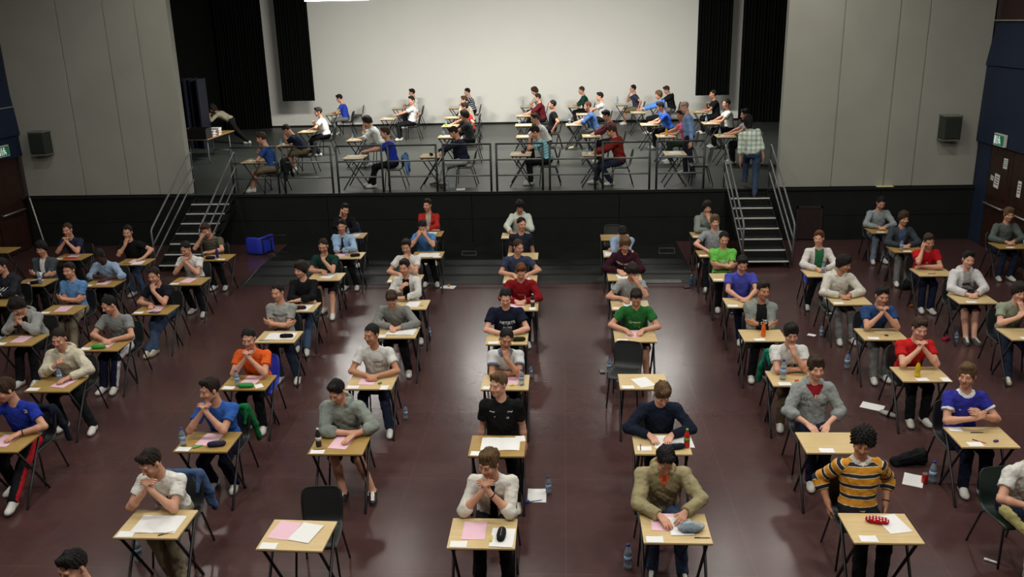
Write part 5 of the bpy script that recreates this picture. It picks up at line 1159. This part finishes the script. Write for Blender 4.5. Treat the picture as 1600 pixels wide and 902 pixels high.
# --- on the stage, side on, facing the invigilator
def G(who, act, h, d, pose, items=('white',), **k): S.append((who, act, h, d, pose, items, dict(stage=True, **k)))
WS = (226, 226, 222)
G('in blue T-shirt and shorts at the stage end', 'head on his hand', (408, 219), (399, 251), B(arms=('cheek', 'flat'), lean=16, head=(4, 18, 0), top=tee((44, 74, 132)), bottom=SH_K, hair='short', hairc='brown', feet=((-.1, -.62), (.12, -.55))), ('white', ('box', .15, .1, 0, (150, 40, 60), 'dark red pencil tin', 'pencil_tin', 'tin', (.10, .06, .05))), wood='p', jk=((26, 28, 32), 'dark coat', -1))
G('in navy T-shirt bent low', 'forehead on his hand', (449, 215), (451, 226), B(arms=('brow', 'cross'), lean=38, head=(0, 46, 0), top=tee((30, 34, 52)), bottom=SH_K, hair='crop', hairc='dark'), ('white', ('bottle', .2, .1)))
G('in white T-shirt and black trousers on the stage', 'turned to the camera', (497, 174), (482, 205), B(arms=('hold', 'flat'), lean=14, head=(30, 10, 0), top=tee(WS), bottom=BLK, hairc='dark', feet=((-.1, -.5), (.1, -.2))), ('white',))
G('in blue football jersey with yellow sleeve', 'looking down', (529, 154), (521, 178), B(arms=('flat', 'flat'), lean=10, head=(0, 26, 0), top=tee((44, 66, 168), trim=(200, 180, 60)), bottom=GREYT, hairc='black'), ('white',))
G('in white shirt with long dark hair', 'head on his hand', (580, 189), (558, 218), B(arms=('brow', 'flat'), lean=26, head=(0, 26, 0), top=rol((208, 210, 206)), bottom=GREYT, hair='mop', hairc='dark'), ('white', ('bottle', -.02, .1)))
G('in royal blue jersey behind the stage railing', 'arm stretched along his desk', (602, 208), (555, 245), B(arms=('reach', 'reach'), lean=10, head=(10, 10, 0), maxsep=.95, top=tee((36, 54, 160)), bottom=BLK, hairc='brown', feet=((-.1, -.62), (.08, -.5))), (('white', -.05, .0, 5),), jk=((100, 134, 182), 'pale denim jacket', 1))
G('in white T-shirt leaning back on the stage', 'arms spread', (643, 156), (607, 185), B(arms=('hips', 'flat'), lean=-6, maxsep=.8, head=(50, 8, 0), top=tee(WS), bottom=BLK, hairc='black'), ('white', 'card'))
G('in white shirt against the rear wall', '', (654, 145), (624, 169), B(arms=CR, lean=6, head=(10, 10, 0), top=rol((220, 220, 214)), bottom=BLK, hair='short', hairc='black'), ('white',))
G('in navy and white hooped T-shirt', '', (737, 140), (712, 168), B(arms=CR, lean=14, head=(8, 16, 0), top=dict(c=(40, 44, 60), mat='hoops', sleeve=.6, name='t_shirt'), bottom=BLK, hair='crop', hairc='black'), ('white',))
G('in beige sweater on the stage', 'hands at his mouth', (726, 156), (707, 183), B(arms=CL, lean=18, head=(6, 12, 0), top=lng((188, 180, 156)), bottom=BLK, hair='short', hairc='brown'), ('white',))
G('in bright red T-shirt on the stage', '', (734, 171), (704, 196), B(arms=('rest', 'hips'), lean=10, head=(0, 18, 0), top=tee((186, 40, 48)), bottom=BLK, hair='short', hairc='black'), ('white', ('case', .05, -.12, 10, (130, 170, 60), 'lime green pencil case'), ('bottle', .0, .1)))
G('in charcoal T-shirt with bobbed hair', '', (726, 180), (699, 213), B(arms=CR, lean=10, head=(0, 14, 0), top=tee((50, 54, 56)), bottom=BLK, hair='mop', hairc='dark'), ('white', ('bottle', -.2, .1)))
G('in navy sweater and pale grey trousers', 'head bowed', (716, 205), (674, 243), B(arms=CR, lean=14, head=(0, 36, 0), maxsep=.75, top=lng((32, 36, 54)), bottom=('trousers', (166, 168, 164)), hair='short', hairc='dark', feet=((-.08, -.66), (.1, -.5)), shoes=(60, 52, 40)), (('case', .0, .0, 20, (22, 22, 24), 'black pencil case'),))
G('in light grey top at the rear', 'head bowed', (835, 140), (823, 166), B(arms=CR, lean=14, head=(4, 22, 0), top=tee((172, 174, 170)), bottom=BLK, hair='mop', hairc='brown'), ('white', ('bottle', -.1, .1)))
G('in maroon shirt on the stage', '', (840, 151), (818, 180), B(arms=('flat', 'flat'), lean=10, head=(4, 14, 0), top=rol((92, 26, 34)), bottom=BLK, hair='crop', hairc='dark', glasses=True), ('white',))
G('in black T-shirt leaning back on the stage', '', (863, 163), (818, 195), B(arms=('hips', 'hips'), lean=-4, maxsep=.9, head=(0, 0, 0), top=tee((24, 24, 26)), bottom=BLK, hair='crop', hairc='black'), ('white', ('bottle', -.2, .1)))
G('in white sweater on the stage', '', (836, 187), (821, 213), B(arms=CR, lean=28, head=(20, 18, 0), top=lng((206, 208, 200)), bottom=BLK, hair='short', hairc='brown'), ('white',))
G('in teal and white shirt', 'head in his hands', (842, 206), (814, 240), B(arms=('brow', 'brow'), lean=22, head=(0, 30, 0), top=dict(c=(110, 190, 200), mat='teal', sleeve=.6, name='t_shirt'), bottom=BLK, hair='short', hairc='dark'), ('white', ('case', -.05, .05, 20, (110, 26, 40), 'dark red pencil case')))
G('in bottle green rugby shirt', '', (908, 140), (897, 166), B(arms=('flat', 'flat'), lean=14, head=(6, 12, 0), top=shr((26, 66, 56)), bottom=BLK, hair='crop', hairc='brown'), ('white',))
G('in white top with black hair near the rear wall', '', (938, 152), (912, 178), B(arms=CR, lean=6, head=(0, 8, 0), top=tee((212, 212, 206)), bottom=BLK, hair='short', hairc='black'), ('white',))
G('in denim blue shirt with red hair', '', (926, 167), (897, 194), B(arms=('flat', 'flat'), lean=18, head=(14, 12, 0), top=rol((76, 108, 160)), bottom=GREYT, hair='crop', hairc='red', skin='pale', feet=((-.1, -.7), (.1, -.6)), shoes=(190, 180, 150)), ('white', ('bottle', -.15, .0, 0, 'big')))
G('in maroon sweater on the stage', 'head bowed', (957, 180), (924, 212), B(arms=RS, lean=16, head=(0, 28, 0), top=lng((92, 34, 46)), bottom=BLK, hair='short', hairc='black'), ('white',))
G('in rust red top with grey hood', 'head bowed', (956, 205), (926, 240), B(arms=RS, lean=14, head=(0, 30, 0), top=hoo((126, 40, 34)), bottom=DJEANS, hair='short', hairc='brown', feet=((-.1, -.55), (.1, -.2))), ('white', ('bottle', .1, .05)))
G('in slate T-shirt and khaki shorts', 'hand at his mouth', (989, 140), (971, 163), B(arms=('chin', 'hips'), lean=10, head=(0, 6, 0), top=tee((58, 62, 80)), bottom=SH_K, hair='crop', hairc='black'), ('white', ('bottle', -.2, .1, 0, 'big')))
G('in sky blue hooded sweatshirt', '', (1029, 150), (997, 175), B(arms=('reach', 'reach'), lean=10, head=(30, 8, 0), maxsep=.8, top=hoo((84, 132, 206)), bottom=BLK, hair='mop', hairc='light'), ('white',))
G('in cobalt blue T-shirt on the stage', 'head bowed', (1032, 170), (1014, 194), B(arms=('flat', 'flat'), lean=22, head=(0, 24, 0), top=tee((48, 92, 190)), bottom=BLK, hair='short', hairc='black'), ('white',))
G('in pink T-shirt beside the older man', '', (1064, 185), (1040, 212), B(arms=('reach', 'flat'), lean=12, head=(10, 16, 0), top=tee((198, 90, 122)), bottom=('trousers', (46, 64, 44)), hair='short', hairc='dark', skin='tan'), ('white', ('drink', -.02, .02, 0, 'yellow', 'yellow drink bottle')))
G('in black hooded top by the rear wall', 'head bowed', (1049, 141), (1022, 164), B(arms=CR, lean=14, head=(0, 30, 0), top=hoo((26, 26, 28)), bottom=GREYT, hair='short', hairc='brown'), ('white',))
G('in black T-shirt under the short drape', 'hand at his mouth', (1114, 150), (1094, 174), B(arms=('hold', 'flat'), lean=10, head=(6, 6, 0), top=tee((26, 26, 28)), bottom=BLK, hair='crop', hairc='dark', skin='tan'), ('white',))
G('in white T-shirt under the short drape', '', (1135, 162), (1111, 192), B(arms=('flat', 'flat'), lean=8, head=(14, 6, 0), top=tee((206, 206, 200)), bottom=BLK, hair='crop', hairc='black'), ('white', ('bottle', -.05, .1)))
G('hidden behind the plaid shirt man', '', (1164, 186), (1133, 212), B(arms=('flat', 'flat'), lean=10, head=(0, 14, 0), top=tee((150, 150, 146)), bottom=BLK, hair='short', hairc='black'), ('white', ('bottle', -.05, .1)))
MATS_B = {'olive': lambda: bands('olive_stripes', [(0, (92, 90, 72)), (.55, (64, 64, 56)), (.8, (106, 100, 84))], .06), 'rugby': lambda: bands('rugby_stripes', [(0, (212, 146, 48)), (.44, (226, 220, 206)), (.50, (46, 48, 48)), (.80, (226, 220, 206)), (.85, (212, 146, 48))], .105),
          'hoops': lambda: bands('navy_hoops', [(0, (34, 38, 56)), (.7, (206, 208, 208))], .07), 'teal': lambda: bands('teal_hoops', [(0, (104, 186, 198)), (.75, (214, 222, 222))], .06)}
for i, (who, act, h, d, pose, items, k) in enumerate(S):
    t = pose['top']
    if isinstance(t.get('mat'), str): t['mat'] = MATS_B[t['mat']]()
    if t.get('trim', 1) is None: t['trim'] = (216, 212, 200)
    k = dict(k); pose.setdefault('skin', 'fair')
    seat(who, act, h, d, pose, items, wood=k.get('wood', 'p'), chair=k.get('chair', 'black'), stage=k.get('stage', False), ang=k.get('ang', 0), desk=k.get('desk', True), jk=k.get('jk'))
#PART5
# ================================================================== empty places, standing people, loose things
def lone_desk(px, wood, label, items=(), stage=False, whose=None, ang=0):
    base = SZ if stage else 0; K = KZ[0] = KS if stage else 1.0
    if stage: d = at_z(px[0], px[1], base+DH*K); rz = -PI/2
    else: rz = math.radians(ang); d = at_z(px[0], px[1], DH)+rot2(A3(0, DD/2, 0), rz)
    dl = (d[0], d[1], base); add_desk(dl, rz, wood, label, ITEMS['s' if stage else 'h']).scale = (K, K, K); put_items(items, dl, rz, whose, 'on the stage' if stage else 'on the hall floor'); return dl
GH, GS = 'stacking chairs on the hall floor', 'stacking chairs on the stage'
d = lone_desk((451, 860), 'p', 'empty wooden-topped desk with its black chair pushed in behind', (('card', -.20, -.19, 0), ('pink', -.14, .06, -8), ('white', .07, .03, -12)), whose='the empty place beside the denim jacket', ang=-2)
add_chair((d[0]+.06, d[1]+.44, 0), math.radians(4), 'black', 'empty black plastic chair pushed behind the unoccupied front desk', GH)
d = lone_desk((1007, 608), 'p', 'empty wooden-topped desk with the black chair at its corner', (('card', -.20, -.19, 0), ('white', .0, -.04, 22)), whose='the empty place by the corner chair')
p = at_z(977, 582, .45); add_chair((p[0], p[1], 0), math.radians(-14), 'black', 'empty black chair at the corner of the unoccupied desk, turned a little', GH)
d = lone_desk((962, 375), 'h', 'empty wooden-topped desk behind the student in pale blue sweater')
add_chair((d[0]+.0, d[1]+.50, 0), 0, 'black', 'empty black chair behind the student in pale blue sweater', GH)
lone_desk((-10, 395), 'h', 'wooden-topped desk cut by the frame edge below the push bar doors')
d = lone_desk((1054, 239), 'p', 'empty wooden-topped desk by the end railing panel on the stage', (('book', .0, .0, 4),), stage=True, whose='the empty place by the standing older man')
add_chair((d[0]+.62, d[1], SZ), -PI/2, 'black', 'empty black chair behind the older man, with its desk by the railing', GS).scale = (KS, KS, KS)
p = at_z(560, 199, SZ); add_chair((p[0], p[1]-.02, SZ), -PI/2+.15, 'black', 'empty black chair alone before the white rear wall', GS).scale = (KS, KS, KS)
# tipped blue chair on the mat
c = add_chair((0, 0, 0), 0, 'blue', 'bright blue plastic chair tipped over on its side on the black mat', GH)
p = at_z(394, 385, .23); zd = Vector((-.90, .42, 0)).normalized(); yd = Vector((-.42, -.90, 0)).normalized(); xd = yd.cross(zd)
Mx = Matrix((xd, yd, zd)).transposed(); c.rotation_euler = Mx.to_euler()
low = min((Mx @ v.co).z for ch in c.children for v in ch.data.vertices)
c.location = (p[0]-zd.x*.65-yd.x*.24, p[1]-zd.y*.65-yd.y*.24, -low+.007)

def stander(label, act, base, hip, rz, P, res=(.011, .016)):
    P['who'] = label; P['act'] = act
    r, hc = person('person', (hip[0], hip[1], base), rz, P, res); r.scale = (KS, KS, KS); tag(r, label, 'person', None); return r
P = B(hipz=.76, seated=False, lean=60, head=(0, 32, 0), arms=(A3(-.15, -.70, .93), A3(.15, -.66, .90)), top=lng((168, 160, 134)), bottom=('trousers', (30, 30, 30)), hair='long', hairc='dark', skin='fair', feet=((-.08, .44), (.08, .53)), shoes=(190, 186, 176), knee=A3(0, -1, .0), toe={-1: A3(0, -1, 0), 1: A3(0, -1, 0)})
f0 = at_z(396, 223, SZ); tb = at_z(324, 218, SZ+.74); stander('person in tan sweater bending over the crate on the trestle table', '', SZ, (f0[0]-.60, f0[1]-.25, 0), -PI/2, P)
P = B(hipz=.94, lean=8, head=(0, 24, 0), arms=('down', 'down'), top=shr((132, 162, 206)), bottom=('trousers', (36, 38, 48)), hair='thin', hairc='grey', skin='pale', feet=((-.09, -.05), (.09, .10)), shoes=(30, 28, 28), knee=A3(0, -1, .0), fat=1.2)
HO = head_offset(P); f0 = at_z(1074, 274, SZ); stander('balding older man standing in pale blue shirt and dark trousers, looking down', '', SZ, f0+A3(.02, 0, 0), -PI/2, P)
P = B(hipz=.94, lean=12, head=(20, 10, 0), side=12, arms=('down', 'down'), top=dict(c=(220, 222, 214), mat=plaid(), sleeve=1.3, name='shirt', collar=True, ease=.02), bottom=JEANS, hair='long', hairc='black', skin='tan', feet=((-.08, .02), (.12, -.40, .22)), shoes=(56, 58, 62), knee=A3(0, -1, .2))
f0 = at_z(1180, 309, SZ-SZ/8); stander('person in pale plaid shirt and jeans climbing the steps, back turned', '', SZ-SZ/8, (f0[0]-.08, FY-.17, 0), PI-.15, P)
# trestle table with crate and paper stacks
p1 = at_z(324, 218, SZ+.74); L = 2.2; w = .75
t = empty('trestle_table', (p1[0]-w/2, p1[1]+L/2, SZ)); tag(t, 'folding trestle table with pale top behind the first steps', 'table')
MB().box((-w/2, -L/2, .715), (w/2, L/2, .74), 0, .005).build('tabletop', HONEY, t)
for s in (-1, 1):
    for q in (-1, 1): MB().tube([(q*.27, s*.86, .70), (q*.27, s*.88, .14), (q*.33, s*.90, .012)], .016).build('leg', GREYM, t)
    MB().tube([(-.27, s*.875, .16), (.27, s*.875, .16)], .014).build('leg_brace', GREYM, t)
cr = empty('storage_crate', (p1[0]-.36, p1[1]+.24, SZ+.741)); tag(cr, 'open black storage crate on the near end of the trestle table', 'crate')
BC = shiny((32, 30, 30), .6)
MB().box((-.33, -.22, 0), (.33, .22, .012)).box((-.33, -.22, .012), (-.315, .22, .30), 0, .004).box((.315, -.22, .012), (.33, .22, .30), 0, .004).box((-.315, -.22, .012), (.315, -.205, .30), 0, .004).box((-.315, .205, .012), (.315, .22, .30), 0, .004).build('crate_body', BC, cr)
MB().box((-.345, -.235, .285), (.345, -.20, .305), 0, .006).box((-.345, .20, .285), (.345, .235, .305), 0, .006).box((-.345, -.20, .285), (-.31, .20, .305), 0, .006).box((.31, -.20, .285), (.345, .20, .305), 0, .006).build('crate_rim', BC, cr)
k = 0
for (dx, dy, n, cs) in ((.20, .72, 6, 'pwwpww'), (.18, 1.12, 7, 'wwpwpww')):
    z = SZ+.742
    for i in range(n):
        h = random.choice((.022, .03, .036)); o = MB().box((-.15, -.11, 0), (.15, .11, h), 0, .003).build('paper_bundle', PINKP if cs[i] == 'p' else WHITEP)
        o.location = (p1[0]-dx+random.uniform(-.02, .02), p1[1]+dy+random.uniform(-.02, .02), z); o.rotation_euler = (0, 0, random.uniform(-.12, .12)); z += h+.0005
        pos = ['bottom', 'second', 'third', 'fourth', 'fifth', 'sixth', 'topmost'][i if i < n-1 else 6]
        tag(o, '%s bundle of %s papers in the stack %s the crate' % (pos, 'pink' if cs[i] == 'p' else 'white', 'beside' if dy < 1 else 'farther from'), 'papers', 'paper bundles on the trestle table')
for i in range(7):
    p = at_y(276+i*6.6, 150, 29.0); zt = float(at_y(285, 122, 29.0)[2])
    o = MB().box((-.035, -.35, .03), (.035, .35, zt-SZ-(.05 if i % 2 else 0)), 0, .012).build('upright_panel', simple('dark_blue_board', lin((15, 19, 38)), .6)); o.location = (p[0], 29.0+.12*(i % 3), SZ-.028)
    tag(o, 'dark blue upright board of the set standing behind the trestle table', 'board', 'blue boards stored in the stage wing')
# loose things on the floors
def fl(px, py, z=0.0): p = at_z(px, py, z); return (p[0], p[1], z+.002)
WG = 'bottles standing on the hall floor'
for px, py, kind, lb in ((634, 655, 'water', 'clear water bottle on the floor by the white printed T-shirt desk'), (671, 527, 'water', 'clear water bottle on the floor by the open shirt desk'), (857, 771, 'water', 'clear water bottle standing by a sheet on the floor'), (981, 888, 'big', 'clear water bottle alone in the front of the middle aisle'),
    (829, 590, 'water', 'clear water bottle on the floor beside the ringer T-shirt desk'), (952, 583, 'big', 'large clear bottle on the floor behind the corner chair'), (1283, 526, 'water', 'clear water bottle beside a sheet near the white hoodie'), (1323, 576, 'big', 'tall clear bottle on open floor before the navy blue T-shirt'),
    (1456, 754, 'big', 'clear water bottle by the red can and black bag'), (1493, 536, 'water', 'clear water bottle on the floor by the bare legged student'), (1080, 446, 'blue', 'blue sports bottle with yellow cap on the floor'), (217, 876, 'big', 'clear bottle under the desk of the denim jacket chair'), (700, 297, None, '')):
    if kind: bottle(fl(px, py), 0, lb, WG, kind)
bottle(fl(700, 296, SZ), 0, 'clear water bottle at the stage edge under the railing', None, 'water')
for px, py, key, rz, lb in ((582, 770, 'slip', 8, 'small white slip on the floor by the black skate shoes'), (839, 775, 'white', 0, 'white sheet on the floor beside a water bottle'), (1268, 524, 'slip', 60, 'white slip on the floor beside a bottle near the white hoodie'), (1363, 636, 'white', 60, 'white sheet on the floor by a clear pencil case'), (1427, 751, 'white', -25, 'white sheet on the floor by the red can'), (700, 449, 'white', 80, 'white sheet on the floor at the mat edge')):
    x, y, z = fl(px, py); sheet(key, (x, y, z), math.radians(rz), lb, 'papers on the hall floor')
x, y, z = fl(720, 296, SZ); sheet('white', (x, y, z), .1, 'white sheet lying at the stage edge under the railing', 'papers on the stage floor')
x, y, z = fl(838, 784); pen((x, y, z+.003), .3, (36, 44, 120), 'blue pen on the floor sheet by the water bottle', None); small_box((x-.10, y-.03, z), .5, (40, 70, 170), 'small blue sharpener on the floor by the sheet', 'sharpener', 'sharpener', (.05, .04, .025))
x, y, z = fl(1387, 650); pencil_case((x, y, z), -.8, (170, 168, 164), 'clear grey pencil case on the floor by a sheet', None, L=.24)
x, y, z = fl(941, 581); calculator((x, y, z), .1, 'dark calculator on the floor by the corner chair', None)
x, y, z = fl(1073, 450); small_box((x, y, z), .3, (26, 24, 24), 'black wallet on the floor by the blue sports bottle', 'wallet', 'wallet', (.12, .09, .02))
x, y, z = fl(1478, 532); small_box((x, y, z), .6, (150, 30, 60), 'dark pink pouch on the floor near the bare legged student', 'pouch', 'pouch', (.15, .07, .05))
x, y, z = fl(1422, 479); small_box((x, y, z), .2, (190, 96, 60), 'crumpled orange wrapper on the floor by the red football shirt', 'wrapper', 'wrapper', (.09, .06, .03))
x, y, z = fl(1549, 879); pen((x, y, z), -.6, (214, 212, 206), 'white marker on the floor near the frame edge chair', None, 'marker', .012, .13); pen((x+.09, y-.03, z), -.9, (130, 30, 40), 'dark red pen on the floor near the frame edge chair', None)
x, y, z = fl(701, 449); small_box((x, y+.02, z+.005), .3, (190, 150, 60), 'small ochre box on the sheet at the mat edge', 'box', 'box', (.05, .04, .05))
can = empty('drink_can', fl(1444, 755)); tag(can, 'red drink can standing by the water bottle and black bag', 'can')
MB().lathe([(.026, 0), (.033, .010), (.033, .105), (.028, .117)], 0, 18).build('can_body', shiny((170, 30, 30), .3), can); MB().lathe([(.028, .1165), (.029, .121), (.026, .1185)], 0, 18).build('can_lid', simple('can_metal', lin((180, 180, 178)), .3, .8), can)
x, y, z = fl(1424, 728)
bag = lump('rucksack', (x, y, 0), 0, [((-.20, .0, .05), (-.05, .03, .07), .05, .07), ((-.05, .03, .07), (.12, .06, .09), .07, .09), ((.10, .08, .10), (.15, .10, .17), .06, .035)], (24, 24, 27), 'black rucksack slumped on the floor behind the red can', 'bag', 3, .012, True, .018)
s_ = MB().tube([(-.16, -.04, .09), (-.05, -.05, .135), (.09, -.03, .17)], .010).build('strap', cloth((30, 30, 34)), bag)
x, y, z = fl(1420, 452); lump('dark_coat', (x, y, 0), 0, [((-.1, 0, .06), (.08, .06, .10), .09, .11), ((.05, .0, .08), (.12, .1, .3), .08, .06)], (30, 32, 36), 'dark coat heaped beside the red football shirt student', 'coat', 2)
def ziplock(loc, rz, label):
    r = empty('clear_pencil_bag', loc, rz); tag(r, label, 'pencil bag')
    F = Field(A3(-.18, -.13, -.03), A3(.18, .13, .12), .010, .010); F.ell((0, 0, .03), np.array([X3, F3, U3]), (.125, .075, .038), .01); F.noise(.007, 40, 2); F.plane((0, 0, .003), (0, 0, -1)); V, Fq = F.poly()
    obj('plastic_film', mesh_from('plastic_film', V, Fq, clear_plastic()), r)
    for i, c in enumerate(((50, 70, 170), (200, 60, 60), (40, 40, 44), (120, 150, 200), (60, 60, 130), (230, 230, 226))):
        MB().tube([(-.08+.02*(i % 3), -.045+.018*i, .022), (.07-.01*i, -.03+.014*i, .03)], .006).build('enclosed_pen', shiny(c), r)
p = at_z(1080, 829, DH); ziplock((p[0], p[1], DH+.006), .25, 'clear plastic bag of pens on the desk of the tan hooded student')

# ================================================================== light
def area(name, loc, sx, sy, power, col=(1, .93, .84), rot=(0, 0, 0), spread=None):
    ld = bpy.data.lights.new(name, 'AREA'); ld.shape = 'RECTANGLE'; ld.size = sx; ld.size_y = sy; ld.energy = power; ld.color = col
    if spread: ld.spread = spread
    o = bpy.data.objects.new(name, ld); COL.objects.link(o); o.location = loc; o.rotation_euler = rot; return o
def fixture(loc, w, l, label, strength, power, col):
    r = empty('ceiling_light', loc); tag(r, label, 'light', 'ceiling lights')
    MB().box((-w/2-.03, -l/2-.03, .01), (w/2+.03, l/2+.03, .12), 0, .01).build('housing', simple('lamp_housing', (.5, .5, .5), .5), r)
    MB().box((-w/2, -l/2, -.004), (w/2, l/2, .012)).build('diffuser', emit('lamp_glow', col, strength), r)
    area('ceiling_lamp', (loc[0], loc[1], loc[2]-.03), w, l, power, col)
WARM = (1.0, .965, .895)
HZ = 7.6
spots = []
for iy, Y in enumerate((4.5, 9.8, 15.2)):  # unseen rows; the last is added for brightness, clear of the floor reflections
    for ix, X in enumerate((-9.6, -5.3, -1.0, 3.2, 7.2)): spots.append((X, Y, (116, 98, 78)[iy]*(.55, .9, 1.15, 1.15, .8)[ix], 'unseen over hall row %d place %d' % (iy+1, ix+1)))
for px, py, nm in ((335, 884, 'first'), (628, 886, 'second'), (1128, 882, 'third'), (1222, 872, 'fourth')):
    q = at_z(px, py, 0)*(1+HZ/EYE[2]); spots.append((float(q[0]), float(q[1]), 24, '%s of the row before the stage' % nm))
for X, Y, pw, nm in spots: fixture((X, Y, HZ), .5, .5, 'square ceiling light '+nm, 16, pw, WARM)
def batten(x0, x1, Y, z, label, power):
    r = empty('stage_light_batten', ((x0+x1)/2, Y, z)); w = (x1-x0)/2; tag(r, label, 'stage light', 'white stage light battens')
    MB().box((-w, -.12, .03), (w, .12, .14), 0, .01).build('housing', simple('lamp_housing', (.5, .5, .5), .5), r)
    MB().tube([(-w+.02, 0, 0), (w-.02, 0, 0)], .045, 0, 10).build('tube', emit('batten_glow', (1, .97, .90), 22), r)
    for s in (-1, 1): MB().tube([(s*w*.8, 0, .13), (s*w*.8, 0, ZC-z)], .012).build('hanger', BLACKM, r)
    area('stage_lamp', ((x0+x1)/2, Y, z-.07), x1-x0, .25, power*.28, (1, .975, .925)); area('stage_wash_lamp', ((x0+x1)/2, Y+.16, z-.04), x1-x0, .2, power*.42, (1, .975, .925), (math.radians(40), 0, 0))
a, b = at_y(475, -1, 26.0), at_y(577, -1, 26.0)
batten(float(a[0]), float(b[0]), 26.0, float(b[2])+.03, 'glowing stage light batten at the top by the first short drape', 560)
batten(-3.2, -1.1, 26.4, 6.05, 'glowing stage light batten over the middle of the stage', 560); batten(1.6, 3.8, 26.4, 6.05, 'glowing stage light batten over the far stage desks', 560)
w = bpy.data.worlds.new('world'); SC.world = w; w.use_nodes = True
w.node_tree.nodes['Background'].inputs['Color'].default_value = (.5, .5, .52, 1); w.node_tree.nodes['Background'].inputs['Strength'].default_value = .02
SC.view_settings.view_transform = 'Standard'; SC.view_settings.look = 'None'; SC.view_settings.gamma = 1; SC.view_settings.use_curve_mapping = False
SC.view_settings.exposure = 0.0
SC.cycles.use_denoising = True; SC.cycles.max_bounces = 6; SC.cycles.diffuse_bounces = 3; SC.cycles.glossy_bounces = 3; SC.cycles.transmission_bounces = 5; SC.cycles.caustics_reflective = False; SC.cycles.caustics_refractive = False
SC.cycles.sample_clamp_indirect = 6
